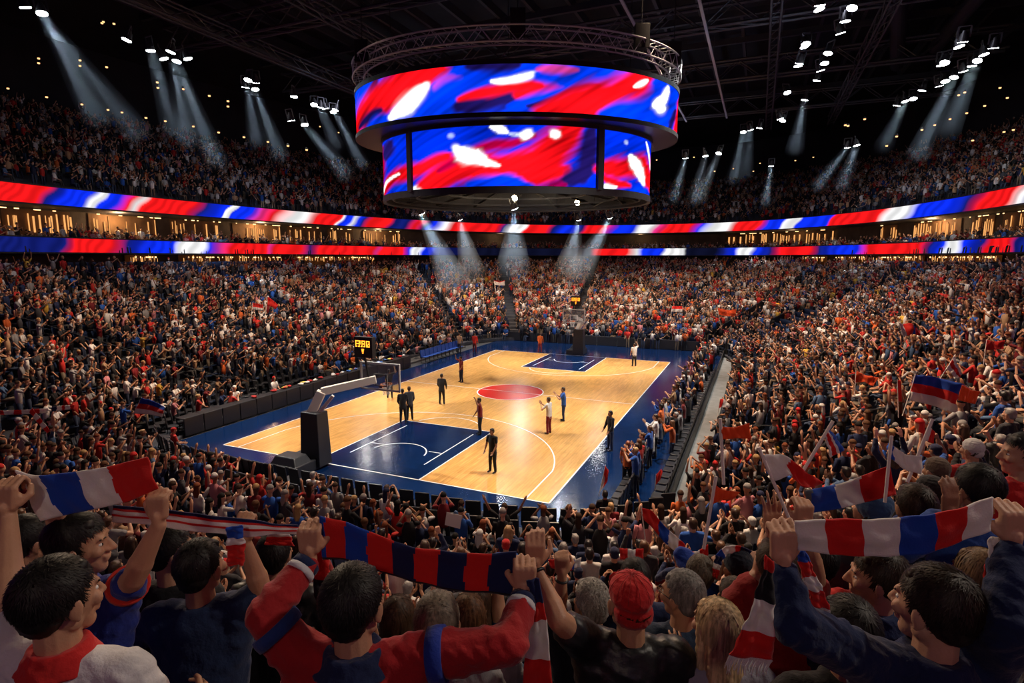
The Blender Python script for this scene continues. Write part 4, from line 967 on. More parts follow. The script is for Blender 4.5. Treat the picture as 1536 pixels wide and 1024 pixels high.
def skin_body(J, Rh, female=0, legs=True, hands=True):
    sh = Sh(); k = J['k']; H = J['H']; F, R = J['F'], J['R']; head_shape(sh, H, Rh, k)
    sh.cap(H+Rh @ (np.array((0, -.02, -.05))*k), .054*k, J['nb']-np.array((0, 0, .03)), .060*k)
    sh.loft([J['hip']-(0, 0, .08*k), J['hip'], J['chest'], J['nb']-(0, 0, .05*k), J['nb']], [R*.12*k, R*.135*k, R*.15*k, R*.14*k, R*.05*k], [F*.085*k, F*.09*k, F*.1*k, F*.08*k, F*.05*k])
    for A in J['arm']:
        sh.cap(J['nb']-(0, 0, .04*k), .05*k, A['S'], .055*k); sh.cap(A['S'], .054*k, A['E'], .042*k); m = A['E']+(A['W']-A['E'])*.3
        sh.cap(A['E'], .041*k, m, .044*k); sh.cap(m, .043*k, A['W'], .027*k, flat=.9)
        if hands: hand(sh, A['W']+A['d']*.015, A['d'], A['n'], A['w'], A['curl'], k, A['spread'])
    if legs:
        for (h, kn, an) in J['legs']: sh.cap(h, .07*k, kn, .05*k); sh.cap(kn, .05*k, an, .035*k)
    return sh
def shirt_shape(J, sleeve, bulk=1.0, collar=True, fem=0):
    sh = Sh(); k = J['k']; F, R = J['F'], J['R']; b = bulk
    if fem: W4, D4 = [.16, .13, .15, .135, .07], [.12, .10, .12, .09, .065]
    else: W4, D4 = [.168, .160, .178, .152, .07], [.122, .118, .128, .096, .065]
    C = [J['hip']-(0, 0, .10*k), J['hip']+(0, 0, .12*k), J['chest'], J['nb']-np.array((0, 0, .055*k)), J['nb']+np.array((0, 0, .022*k))]
    sh.loft(C, [R*q*k*b for q in W4], [F*q*k*b for q in D4], 24)
    for A in J['arm']:
        S, E, W = A['S'], A['E'], A['W']
        sh.cap(J['nb']-(0, 0, .035*k), .062*k*b, S, .068*k*b); sh.cap(J['chest']+R*A['s']*.10*k, .085*k*b, S, .066*k*b)
        if sleeve == 'short': sh.cap(S, .070*k*b, S+(E-S)*.55, .063*k*b)
        elif sleeve == 'long': sh.cap(S, .070*k*b, E, .058*k*b); sh.cap(E, .058*k*b, E+(W-E)*.85, .041*k*b)
        elif sleeve == 'none': pass
    return sh
def trouser_shape(J, bulk=1.0):
    sh = Sh(); k = J['k']; F, R = J['F'], J['R']
    sh.ell(J['hip']-(0, 0, .06*k), (.168*k, .125*k, .12*k), np.stack([R, F, (0, 0, 1)], 1))
    for (h, kn, an) in J['legs']: sh.cap(h, .096*k, kn, .066*k); sh.cap(kn, .066*k, an, .052*k)
    return sh
def shoe_shape(J):
    sh = Sh(); k = J['k']
    for (h, kn, an) in J['legs']: sh.cap(an-(0, 0, .035*k)-J['F']*.03, .042*k, an-(0, 0, .05*k)+J['F']*.14*k, .036*k, flat=.8)
    return sh
def legs_for(hip, F, R, k, floor, sit):
    out = []
    for s in (1, -1):
        h = hip+R*s*.085*k-np.array((0, 0, .05*k))
        if sit: kn = h+F*.42*k+R*s*.03; kn[2] = floor+.50*k; an = kn+F*.04; an = np.array((an[0], an[1], floor+.09*k))
        else: an = np.array((h[0], h[1], floor+.09*k))+R*s*.04; kn = (h+an)/2+F*.025
        out.append((h, kn, an))
    return out
def hair_shape(H, R, style, k=1.0):
    sh = Sh(); T = lambda x, y, z: H+R @ (np.array((x, y, z))*k)
    if style in ('short', 'long', 'bun'):
        sh.ell(T(0, -.026, .042), (.084*k, .094*k, .094*k), R); sh.ell(T(0, -.055, -.005), (.074*k, .062*k, .075*k), R)
        sh.cap(T(-.035, .040, .094), .026*k, T(.035, .040, .094), .026*k)
    if style == 'long':
        sh.loft([T(0, -.045, .03), T(0, -.06, -.08), T(0, -.075, -.18), T(0, -.08, -.30), T(0, -.075, -.36)], [R[:, 0]*q*k for q in (.08, .098, .10, .085, .05)], [R[:, 1]*q*k for q in (.07, .062, .055, .045, .02)])
        for s in (-1, 1): sh.cap(T(s*.074, .01, .02), .025*k, T(s*.085, -.01, -.16), .026*k)
    if style == 'bun': sh.ell(T(0, -.12, .06), (.035*k, .035*k, .035*k), R)
    if style == 'cap':
        sh.ell(T(0, -.012, .056), (.086*k, .104*k, .078*k), R); sh.cap(T(-.035, .10, .052), .028*k, T(.035, .10, .052), .028*k, flat=.25, ref=R[:, 1]); sh.ell(T(0, -.045, -.01), (.078*k, .066*k, .06*k), R)
    if style == 'beanie':
        sh.ell(T(0, -.018, .055), (.087*k, .103*k, .088*k), R); sh.cap(T(0, -.06, .0), .06*k, T(0, -.01, .02), .07*k)
    return sh
# ------------------------------------------------------------------ spectators: shared meshes, one set per pose
UPV = np.array((0, 0, 1.)); FX, RX = np.array((0, 1., 0)), np.array((1., 0, 0))
VOX = .010
def tmpl_joints(pose):
    st, aR, aL = pose; sit = st == 'sit'; H = np.array((0, .06 if sit else .04, 1.235 if sit else 1.60)); nb = H-UPV*.175; arms = []
    for s, a in ((1, aR), (-1, aL)):
        e, w = ARMS[a]; S = nb-UPV*.055+RX*s*.182; E = S+np.array((s*e[0], e[1], e[2]))*1.05; W = S+np.array((s*w[0], w[1], w[2]))*1.0
        inward = a in ('clap', 'claphigh', 'phone', 'fold')
        arms.append(dict(W=W, E=E, n=(-s*RX if inward else FX), w=(UPV if a not in ('up', 'vup', 'fist', 'wide') else -s*RX), curl=.95 if a in ('fist', 'point') else .6 if a == 'phone' else .12, d=(FX*.6+UPV*.8) if a in ('clap', 'claphigh') else None, spread=.12 if a in ('up', 'vup', 'wide') else .03))
    J = skeleton(H, FX, RX, arms, None, None); J['legs'] = legs_for(J['hip'], FX, RX, 1, 0, sit); return J
T_BODY, T_SHIRT, T_TRS, T_SHOE, T_HAIR, T_EYE = {}, {}, {}, {}, {}, {}
def template(pi, sleeve):
    pose = POSES[pi]; sit = pose[0] == 'sit'
    if pi not in T_BODY: J = tmpl_joints(pose); T_BODY[pi] = (J, remesh(skin_body(J, np.eye(3)), 'body', M['skin'], VOX, 1, dec=.35))
    J = T_BODY[pi][0]
    if (pi, sleeve) not in T_SHIRT: T_SHIRT[pi, sleeve] = remesh(shirt_shape(J, sleeve, .98), 'shirt', M['cloth'], .013, 2, (.0035, 26), .4)
    if sit not in T_TRS:
        T_TRS[sit] = remesh(trouser_shape(J), 'trousers', M['cloth'], .014, 2, (.003, 24), .35); T_SHOE[sit] = remesh(shoe_shape(J), 'shoes', M['cloth'], .012, 1, None, .4)
        T_EYE[sit] = eyes_shape(J['H'], np.eye(3)).mesh('eyes', [M['eyewhite'], M['iris']], True)
        for st in ('short', 'long', 'cap', 'beanie', 'bun'): T_HAIR[sit, st] = remesh(hair_shape(J['H'], np.eye(3), st), 'hat' if st in ('cap', 'beanie') else 'hair', M['cloth'] if st in ('cap', 'beanie') else M['hair'], .009, 2, (.002, 70), .4)
    return J
def part(name, me, parent, col, label=None):
    o = bpy.data.objects.new(name, me); COL.objects.link(o); o.parent = parent; o.color = (*col, 1)
    if label: o['label'] = label
    return o
def add_person(x, y, z, ang, pi, sleeve, shirt, skin, hair, style, pants, sc=1.0):
    J = template(pi, sleeve); sit = POSES[pi][0] == 'sit'
    e = empty('person', (x, y, z), ang-PI/2); e.scale = (sc,)*3
    b = part('body', T_BODY[pi][1], e, skin); part('eyes', T_EYE[sit], b, (1, 1, 1)); part('shirt', T_SHIRT[pi, sleeve], e, shirt); part('trousers', T_TRS[sit], e, pants); part('shoes', T_SHOE[sit], e, (.02, .02, .022))
    part('hat' if style in ('cap', 'beanie') else 'hair', T_HAIR[sit, style], e, hair); return e
used_labels = set()
def unique(cands):
    for c in cands:
        c = ' '.join(c.split())
        if len(c.split()) <= 16 and c not in used_labels: used_labels.add(c); return c
    i = 0
    base = cands[-1]
    for w_ in ordn:
        c = base+' '+w_
        if c not in used_labels: used_labels.add(c); return c
    return base
POSE_TXT = ['seated clapping', 'seated quiet', 'seated fist-raising', 'standing cheering with both arms up', 'standing arms-spread', 'standing clapping', 'standing high-clapping', 'standing still', 'standing fist-raising', 'standing punching', 'seated high-clapping', 'seated chin-touching', 'standing filming', 'seated filming', 'standing pointing', 'seated arms-up']
def zone(x, y, th):
    if y < -13 and -1.45 < th < -1.0: return 'of the near stand'
    if th <= -1.45 or th > 4: return 'of the near corner towards the tables'
    if x > 11: return 'of the stand over the walkway'
    return 'of the tables side'
def attrs(near):
    shn = PN[rng.choice(len(PN), p=PW)]; shc = np.clip(np.array(PAL_W[shn][0])*rng.uniform(.75, 1.2), 0, 1)
    hn = HN[rng.choice(len(HN), p=HPr)]; st = 'cap' if hn in ('redcap', 'navycap') else 'beanie' if hn == 'whitecap' else rng.choice(['short', 'long', 'bun'], p=[.62, .3, .08])
    hw = {'redcap': 'red cap', 'navycap': 'navy cap', 'whitecap': 'white knit hat'}.get(hn) or f"{hn} {'hair' if st == 'short' else 'long hair' if st == 'long' else 'bun'}"
    return shn, shc, hn, st, hw
pw_ = np.array([24, 16, 4, 1.2, 1.2, 5, 3, 3, 2, 1.5, 8, 5, 1, 4, 1, 1.2]); pw_ /= pw_.sum()
people_meta = []
side_of = lambda p: 0
seat_count = {}
for (x, y, z, ang, row, th, s, gap) in ind_people:
    pi = rng.choice(len(POSES), p=pw_); shn, shc, hn, st, hw = attrs(True); sleeve = 'long' if shn in ('black', 'navy', 'charcoal', 'denim', 'maroon') and rng.random() < .7 else 'short'
    sk = SKINS[rng.choice(len(SKINS), p=SKP)]
    a2 = ang+rng.normal(0, .2); x2 = x+rng.normal(0, .03); y2 = y+rng.normal(0, .03)
    e = add_person(x2, y2, z, a2, pi, sleeve, shc, np.array(sk)*rng.uniform(.85, 1.1), HAIRS[hn], st, PANTS[rng.integers(0, len(PANTS))], rng.uniform(.94, 1.05))
    people_meta.append((e, x2, y2, row, th, pi, shn, hw, sleeve))
for e, x, y, row, th, pi, shn, hw, sleeve in people_meta:
    best = sorted((math.hypot(x-o[1], y-o[2]), o[6], o[7]) for o in people_meta if o[0] is not e)[:2]
    nb = best[0]; r = ordn[int(row) % 20] if row < 20 else 'twenty-'+ordn[int(row)-20]
    g = 'jacket' if sleeve == 'long' else 'shirt'; zn = zone(x, y, th)
    e['label'] = unique([f"{POSE_TXT[pi]} person, {shn} {g}, {hw}, {r} row {zn}", f"{POSE_TXT[pi]} person, {shn} {g}, {hw}, {r} row, beside {nb[1]} shirt", f"{POSE_TXT[pi]} person, {shn} {g}, {hw}, {r} row, between {nb[1]} and {best[1][1]} tops",
                         f"person, {shn} {g}, {hw}, {r} row, next to {nb[1]} top and {nb[2]}", f"person in {shn} {g}, {hw}, row {r}, between {nb[2]} and {best[1][2]}"])
    e['category'] = 'person'; e['group'] = 'spectators in the lower stands'
for i, (x, y, z, ang, *_r) in enumerate(side_people):
    pi = [5, 7, 7, 0, 1, 5, 8, 6][rng.integers(0, 8)]; shn, shc, hn, st, hw = attrs(True)
    e = add_person(x, y, z, ang+rng.normal(0, .3), pi, 'long' if rng.random() < .6 else 'short', shc, SKINS[rng.choice(len(SKINS), p=SKP)], HAIRS[hn], st, PANTS[rng.integers(0, 3)], rng.uniform(.95, 1.05))
    wh = 'behind the courtside tables' if x < 0 else 'in the courtside row by the walkway' if x < 10.3 else 'in the second courtside row by the walkway'
    e['label'] = unique([f"{POSE_TXT[pi]} person, {shn} top, {hw}, {wh}", f"{POSE_TXT[pi]} person, {shn} top, {hw}, {wh}, {'nearer' if y < -4 else 'farther'} half", f"person, {shn} top, {hw}, {wh}, {ordn[i % 20]} along"])
    e['category'] = 'person'; e['group'] = 'people in the courtside rows'

# ------------------------------------------------------------------ people on the court
pl = [((605, 634), 'black', 'black', 7, .5, 'person in black standing at the lane corner, closer of the pair', 'short', 'black', 'long'), ((615, 630), 'charcoal', 'black', 7, .8, 'person in dark patterned top standing at the lane corner, farther of the pair', 'short', 'brown', 'long'),
      ((663, 606), 'black', 'black', 7, .2, 'person in a black tracksuit standing alone between lane and half line', 'short', 'black', 'long'), ((692, 573), 'maroon', 'navy', 8, 2.6, 'person in dark shorts with white top at the far side of the half line', 'short', 'black', 'short'),
      ((720, 651), 'maroon', 'black', 9, 2.2, 'player in a dark red vest walking by the lane corner', 'short', 'black', 'short'), ((739, 708), 'black', 'black', 7, 2.9, 'person in black with red print seen from behind near the camera side baseline', 'short', 'black', 'short'),
      ((823, 650), 'white', 'maroon', 5, 1.4, 'player in a white shirt and dark red shorts beside the centre circle', 'short', 'brown', 'short'), ((845, 631), 'blue', 'navy', 5, 1.9, 'player in a blue shirt and blue shorts right of the centre circle', 'short', 'brown', 'short'),
      ((915, 675), 'black', 'navy', 7, 2.4, 'person in dark clothes standing on the sideline by the walkway side', 'short', 'black', 'long'), ((951, 549), 'white', 'black', 8, .6, 'person in a white top and black trousers near the far corner', 'short', 'brown', 'short'),
      ((810, 529), 'orange', 'maroon', 7, 0, 'person in orange standing behind the far baseline', 'short', 'brown', 'long'), ((712, 529), 'red', 'maroon', 7, 0, 'person in red standing at the far corner of the surround', 'short', 'brown', 'long'),
      ((689, 529), 'tan', 'charcoal', 7, 0, 'person in tan standing off court at the far tables corner', 'short', 'brown', 'long'), ((585, 597), 'black', 'black', 8, .4, 'player hidden behind the backboard with only the legs showing', 'short', 'black', 'short'),
      ((348, 625), 'red', 'blue', 0, 0, 'person in red and blue sitting at the foot of the tables', 'short', 'auburn', 'short'), ((940, 770-38), 'orange', 'black', 7, .2, 'person in white and orange standing beside the empty chairs on the walkway side', 'short', 'auburn', 'short')]
for (px, py), shn, pn, pi, a, lab, st, hn, sl in pl:
    P = at_height(px, py, .02); e = add_person(P[0], P[1], .015 if pi != 0 else .0, a+PI/2*1.0 if True else 0, pi, sl, PAL_W[shn][0], SKINS[1 if hn != 'black' else 4], HAIRS[hn], st, PAL_W[pn][0]); e['label'] = lab; e['category'] = 'person'; e['group'] = 'people on and beside the court'
# ================================================================== seats
def chair_meshes():
    s, b, f, f2 = MB(), MB(), MB(), MB()
    s.box((0, .02, .43), (.46, .46, .07)); b.box((0, -.23, .72), (.46, .06, .56), rotm((1, 0, 0), .12))
    for x, f in ((-.22, f), (.22, f2)):
        f.bar((x, .2, 0), (x, .17, .42), .03); f.bar((x, -.22, 0), (x, -.2, .5), .03); f.bar((x, -.2, .02), (x, .2, .02), .03)
    return s, b, f, f2
proto_chair = empty('courtside_chair'); s_, b_, f_, f2_ = chair_meshes()
bevel(s_.build('seat', M['vinyl'], proto_chair), .03, 3); bevel(b_.build('backrest', M['vinyl'], proto_chair), .03, 3); f_.build('frame', M['black'], proto_chair); f2_.build('frame', M['black'], proto_chair)
nchair = 0
def put_chair(x, y, z, ang, label, group):
    global nchair
    o = proto_chair if nchair == 0 else copy_tree(proto_chair); nchair += 1
    o.location = (x, y, z); o.rotation_euler = (0, 0, ang-PI/2); tag(o, label, 'chair', group); return o
taken = set()
sitters = {4: 1, 9: 1, 15: 1}
fr_sorted = sorted([tuple(r) for r in front], key=lambda r: (r[4], r[0]))
fi = 0
occ_px = [(655, 778), (845, 795), (880, 800), (240, 600), (285, 650), (345, 665)]
occ_w = [at_height(x, y, .9) for x, y in occ_px]
for (x, y, z, ang, row, th, s, gap) in fr_sorted:
    if proj((x, y, .8))[0, 0] < 100 or proj((x, y, .8))[0, 0] > 1010: continue
    put_chair(x, y, z, ang, f"empty black padded chair in the {'front' if row == 0 else 'second'} row along the near baseline", f"{'front' if row == 0 else 'second'} row of black baseline chairs")
    if any(math.hypot(x-w_[0], y-w_[1]) < .33 for w_ in occ_w) or rng.random() < (.04 if row == 0 else .16):
        shn, shc, hn, st, hw = attrs(True); pi = [0, 1, 11, 13][rng.integers(0, 4)]
        e = add_person(x, y, z, ang, pi, 'short', shc, SKINS[rng.choice(len(SKINS), p=SKP)], HAIRS[hn], st, PANTS[rng.integers(0, 4)])
        e['label'] = unique([f"{POSE_TXT[pi]} person, {shn} top, {hw}, on a black baseline chair", f"{POSE_TXT[pi]} person, {shn} top, {hw}, on a baseline chair, {ordn[fi % 20]} from the tables"]); e['category'] = 'person'; e['group'] = 'people on the baseline chairs'; fi += 1
for k in range(9): put_chair(9.75, -14.6+k*.56, .01, PI, 'empty black chair in the short row closing the walkway side corner of the surround', 'empty corner chairs')
for k in range(38): put_chair(10.9, -14.2+k*.62, .01, PI, 'dark chair in the back courtside row against the walkway barrier', 'back courtside row chairs')
for i, k in enumerate((-8.4, -6.5, -3.1, .6)): put_chair(9.6, k, .01, PI+.3, 'loose black chair among the people standing by the walkway side line', 'loose courtside chairs')
# stand seats behind the crowd, too many to count
bk = np.array([(-.23, -.24, .40), (.23, -.24, .40), (.23, -.30, .82), (-.23, -.30, .82), (-.23, .2, .42), (.23, .2, .42), (-.23, -.20, .36), (.23, -.20, .36)], np.float32)
bf = np.array([(0, 1, 2), (0, 2, 3), (4, 0, 1), (4, 1, 5), (6, 4, 5), (6, 5, 7)])
A = gather_low(); A = A[~is_front_near(A)]; P = proj(A[:, :3]); A = A[(P[:, 2] > 1.6) & (P[:, 2] < 60) & (P[:, 0] > -100) & (P[:, 0] < 1640)]
c, s = np.cos(A[:, 3]-PI/2), np.sin(A[:, 3]-PI/2)
X = bk[None, :, 0]*c[:, None]-bk[None, :, 1]*s[:, None]+A[:, 0:1]; Y = bk[None, :, 0]*s[:, None]+bk[None, :, 1]*c[:, None]+A[:, 1:2]; Z = bk[None, :, 2]+A[:, 2:3]
me = np_mesh('stand_seating', np.stack([X, Y, Z], 2).reshape(-1, 3), (bf[None]+(np.arange(len(A))*8)[:, None, None]).reshape(-1, 3), M['navyseat'])
o = bpy.data.objects.new('stand_seating', me); link(o); tag(o, 'navy tip-up seating filling the lower stands beneath the crowd', 'seating', kind='stuff')
# railing on the drop in the near stand
def railing(pts, name, label, h=.95, group=None):
    pts = [np.array(p, float) for p in pts]; e = empty(name, pts[0], label=label, category='railing', group=group)
    mb = MB()
    for a, b in zip(pts[:-1], pts[1:]):
        mb.cyl(a-pts[0]+(0, 0, h), b-pts[0]+(0, 0, h), .025, n=8); mb.cyl(a-pts[0]+(0, 0, h*.5), b-pts[0]+(0, 0, h*.5), .012, n=6)
    mb.build('rail', M['darksteel'], e)
    for p in pts: mb = MB(); mb.cyl(p-pts[0], p-pts[0]+(0, 0, h), .022, n=8); mb.build('post', M['darksteel'], e)
for i, t in enumerate((-.62, -.28, .12, .5)):
    ss = np.linspace(.03, .9, 10); x, y = bowl_xy(t+0*ss, ss); z = floor_z(t+0*ss, ss)
    railing(list(zip(x, y, z)), 'stair_railing', f"dark stair handrail climbing the stand over the walkway, {ordn[i]} from the near corner", .9, 'stair handrails')
for i, t in enumerate((2.68, 3.05, 3.4, 3.8)):
    ss = np.linspace(.03, .9, 10); x, y = bowl_xy(t+0*ss, ss); z = floor_z(t+0*ss, ss)
    railing(list(zip(x, y, z)), 'stair_railing', f"dark stair handrail climbing the tables side stand, {ordn[i]} from the far corner", .9, 'stair handrails')
# entrance tunnel in the far right stand
mb = MB()
t0, t1, s0, s1 = .97, 1.13, .12, .42
def bp(t, s, dz): x, y = bowl_xy(t, s); return (float(x), float(y), float(floor_z(t, s))+dz)
n = 8
for t in (t0, t1):
    G = np.array([[bp(t, s0+(s1-s0)*k/n, -2.2), ][0] for k in range(n+1)]); H_ = np.array([bp(t, s0+(s1-s0)*k/n, .95) for k in range(n+1)]); mb.grid(np.array([G, H_]))
    G2 = G+np.array((.12*math.cos(t+PI/2), .12*math.sin(t+PI/2), 0)); H2 = H_+np.array((.12*math.cos(t+PI/2), .12*math.sin(t+PI/2), 0)); mb.grid(np.array([H_, H2])); mb.grid(np.array([H2, G2]))
a, b = bp(t0, s1, 0), bp(t1, s1, 0); mb.add([(*a[:2], .2), (*b[:2], .2), (*b[:2], b[2]+1), (*a[:2], a[2]+1)], [(0, 1, 2, 3)])
a, b = bp(t0, s0, 0), bp(t1, s0, 0); mb.add([(*a[:2], .0), (*b[:2], .0), (*b[:2], b[2]+.9), (*a[:2], a[2]+.9)], [(0, 1, 2, 3)])
mb.add([(*bp(t0, s0, 0)[:2], bp(t0, s0, .1)[2]), (*bp(t1, s0, 0)[:2], bp(t1, s0, .1)[2]), bp(t1, s1, -1.0), bp(t0, s1, -1.0)], [(0, 1, 2, 3)])
mb.build('wall_tunnel', mat('tunnel_wall', (.006, .01, .02), .6), kind='structure')
mb = MB(); a, b = np.array(bp(t1, s1-.003, .75)), np.array(bp(t0, s1-.003, .75))
for k, w_ in ((.12, .1), (.3, .16), (.52, .12)): mb.bar(a+(b-a)*k, a+(b-a)*(k+w_), .06, .16)
mb.build('tunnel_sign', M['led'], label='small orange lit strip above the dark entrance tunnel in the far stand', category='sign')

# ================================================================== courtside tables on the far left side
skirt_mb = MB(); skirt_mb.box((0, -.28, .42), (.98, .08, .84)); top_mb = MB(); top_mb.box((0, 0, .80), (1.0, .6, .05)); 
tp = empty('courtside_table'); bevel(skirt_mb.build('front_panel', M['vinyl'], tp), .03, 3); top_mb.build('tabletop', M['black'], tp); [MB().bar((x, .24, 0), (x, .24, .78), .04).build('leg', M['darksteel'], tp) for x in (-.44, .44)]
tys = np.arange(-13.4, 4.6, 1.02)
for i, y in enumerate(tys):
    o = tp if i == 0 else copy_tree(tp); o.location = (-10.35+.0*i, y, .01); o.rotation_euler = (0, 0, PI/2)
    tag(o, f"black courtside table with padded front along the tables side, {ordn[i % 20]} from the near corner", 'table', 'black courtside tables')
itm = [('towel', (.05, .16, .5), 'blue'), ('towel', (.7, .7, .7), 'white'), ('towel', (.65, .55, .1), 'yellow'), ('bag', (.02, .03, .06), 'dark'), ('bag', (.4, .03, .03), 'red')]
def lump(name, w, d, h, col, label, cat, loc, group):
    sh = Sh(); sh.ell((0, 0, h*.45), (w/2, d/2, h/2)); sh.cap((-w*.25, 0, h*.35), h*.4, (w*.3, d*.1, h*.3), h*.35); me = remesh(sh, name, M['cloth'], .025, 1, (.012, 18))
    o = bpy.data.objects.new(name, me); link(o); o.location = loc; o.color = (*col, 1); o.rotation_euler = (0, 0, rng.uniform(0, 3)); return tag(o, label, cat, group)
tm = {}
for i in range(34):
    n_, c_, w_ = itm[rng.integers(0, 5)]; y = rng.uniform(-10.5, 4.2); k = (n_, w_)
    loc = (-10.35+rng.uniform(-.15, .15), y, .845)
    if k not in tm: o = lump(n_, .34, .24, .14, c_, '', n_, loc, ''); tm[k] = o
    else: o = tm[k].copy(); COL.objects.link(o); o.location = loc; o.rotation_euler = (0, 0, rng.uniform(0, 3))
    near_t = ordn[int(np.argmin(np.abs(tys-y))) % 20]
    tag(o, f"{w_} crumpled {n_} lying on the {near_t} black courtside table", n_, f"{w_} {n_}s on the courtside tables")
# blue benches farther along
for i, y in enumerate(np.arange(6.2, 12.0, .62)):
    o = copy_tree(proto_chair); o.location = (-9.9, y, .01); o.rotation_euler = (0, 0, -PI/2); tag(o, 'black bench chair draped with a blue cover on the tables side past mid court', 'chair', 'blue draped bench chairs')
    mb = MB(); mb.box((0, -.23, .74), (.49, .1, .5), rotm((1, 0, 0), .12)); mb.box((0, .0, .475), (.48, .44, .025)); c_ = mb.build('seat_cover', M['cloth'], o); c_.color = (.01, .07, .38, 1)
# boards around the far side
for i, x in enumerate(np.arange(-8.6, 10.3, 1.9)):
    mb = MB(); mb.box((0, 0, .42), (1.84, .12, .84)); o = mb.build('courtside_board', M['vinyl'], label=f"plain black board behind the far baseline, {ordn[i]} from the tables side", category='board', group='far baseline boards'); bevel(o, .02); o.location = (x, 20.3+.08*x/10, .01)
# the cheerful clutter: fans' white card
# ================================================================== flags and scarves
DYE = dict(W=(.74, .72, .71), R=(.62, .022, .018), B=(.015, .07, .42), N=(.012, .02, .09), O=(.78, .09, .02), K=(.012, .012, .016), G=(.10, .12, .16), P=(.62, .3, .3))
def fabric(name, col):
    m, nt, out = new_mat(name); p = N(nt, 'ShaderNodeBsdfPrincipled', Roughness=.85); p.inputs['Base Color'].default_value = (*col, 1); p.inputs['Specular IOR Level'].default_value = .2; p.inputs['Sheen Weight'].default_value = .2
    tc = nt.nodes.new('ShaderNodeTexCoord'); nz = N(nt, 'ShaderNodeTexNoise', Scale=160, Detail=2); nt.links.new(tc.outputs['Object'], nz.inputs['Vector']); b = N(nt, 'ShaderNodeBump', Strength=.35, Distance=.004); nt.links.new(nz.outputs[0], b.inputs['Height']); nt.links.new(b.outputs[0], p.inputs['Normal'])
    tr = N(nt, 'ShaderNodeBsdfTranslucent', Color=(*[min(1, c*1.1) for c in col], 1)); mx = N(nt, 'ShaderNodeMixShader', Fac=.22); nt.links.new(p.outputs[0], mx.inputs[1]); nt.links.new(tr.outputs[0], mx.inputs[2]); nt.links.new(mx.outputs[0], out.inputs[0]); return m
DM = {k: fabric('fabric_'+k.lower(), v) for k, v in DYE.items()}
def cloth(name, top, bot, stripes, axis='u', nu=60, nv=14, fold=.02, freq=3, thick=.004, parent=None, vstripes=None, soft=0, seed=0):
    """top / bot: world polylines; stripes: [(upto, dye)] along u (or v)"""
    def samp(P, n):
        P = np.array(P, float); d = np.concatenate([[0], np.cumsum(np.linalg.norm(np.diff(P, axis=0), axis=1))]); t = np.linspace(0, d[-1], n)
        # smooth (Catmull-like) resample
        Q = np.stack([np.interp(t, d, P[:, k]) for k in range(3)], 1); w = max(1, n//(len(P)*3))
        for _ in range(w): Q[1:-1] = .25*Q[:-2]+.5*Q[1:-1]+.25*Q[2:]
        return Q
    T_, B_2 = samp(top, nu+1), samp(bot, nu+1); G = np.zeros((nv+1, nu+1, 3)); r = np.random.default_rng(seed+5); ph = r.uniform(0, 6, 4)
    nrmv = np.cross(T_[-1]-T_[0], B_2[nu//2]-T_[nu//2]); nrmv /= np.linalg.norm(nrmv)
    u = np.linspace(0, 1, nu+1)
    for j in range(nv+1):
        v = j/nv; G[j] = T_*(1-v)+B_2*v
        w = fold*(np.sin(v*PI*freq+ph[0]+2*u*np.sin(ph[1]+v))*.6+np.sin(u*PI*freq*1.7+v*3+ph[2])*.7+.35*np.sin(u*PI*freq*4.1-v*5+ph[3])); G[j] += nrmv[None]*w[:, None]
    base = np.array(top[0], float); G = G-base
    mats = []; idx = {}
    for _, d in stripes+(vstripes or []):
        if d not in idx: idx[d] = len(mats); mats.append(DM[d])
    F, mi = [], []
    for j in range(nv):
        for i in range(nu):
            F.append((j*(nu+1)+i, (j+1)*(nu+1)+i, (j+1)*(nu+1)+i+1, j*(nu+1)+i+1)); t = (i+.5)/nu if axis == 'u' else (j+.5)/nv
            if soft: t += soft*math.sin((j/nv if axis == 'u' else i/nu)*3.0)
            k = next((d for q_, d in stripes if t <= q_), stripes[-1][1])
            if vstripes:
                tv = (j+.5)/nv
                for q0, d in vstripes:
                    if tv >= q0: k = d
            mi.append(idx[k])
    me = np_mesh(name, G.reshape(-1, 3), F, mats, mi, True); o = bpy.data.objects.new(name, me); link(o, parent); o.location = base if parent is None else base-np.array(parent.location)
    sm = o.modifiers.new('thickness', 'SOLIDIFY'); sm.thickness = thick; sm.offset = 0
    return o
def surf_depth(px, py, h):
    for d in np.arange(2.0, 110, .1):
        P = at_depth(px, py, d); th, s = where_on_bowl(P[0], P[1]); f = float(floor_z(th, max(s, 0))) if s > 0 else 0
        if P[2] < f+h: return d
    return 30
def flag(top, bot, stripes, label, axis='u', depth=None, h=2.0, pole=0, fold=None, group=None, soft=0, **k):
    px, py = bot[0]; dep = depth or surf_depth(px, py, h); sz = dep/850
    L = np.hypot(top[-1][0]-top[0][0], top[-1][1]-top[0][1])*sz
    T3 = [at_depth(x, y, dep+.06*L*math.sin(i*2.3)) for i, (x, y) in enumerate(top)]; B3 = [at_depth(x, y, dep-.04*L+.06*L*math.sin(i*2.3+1)) for i, (x, y) in enumerate(bot)]
    e = empty('flag', T3[0], label=label, category='flag', group=group)
    cloth('banner', T3, B3, stripes, axis, 36, 12, (fold or .035)*L, 2.2, .004+.0004*dep, e, soft=soft, seed=int(px))
    if pole is not None:
        a = np.array(T3[0])-np.array(T3[0]); b = np.array(B3[0])-np.array(T3[0]); d = nrm(b-a); mb = MB(); mb.cyl(a-d*.03, b+d*(.12+.02*dep), .005+.00035*dep, n=8); mb.build('pole', M['white'], e)
    return e
R3 = [(.36, 'B'), (.70, 'R'), (1, 'W')]
flag([(1373, 562), (1402, 565), (1437, 574), (1456, 582)], [(1361, 600), (1392, 606), (1415, 615), (1433, 623)], R3, 'large blue, red and white striped flag waved high in the stand over the walkway', 'v')
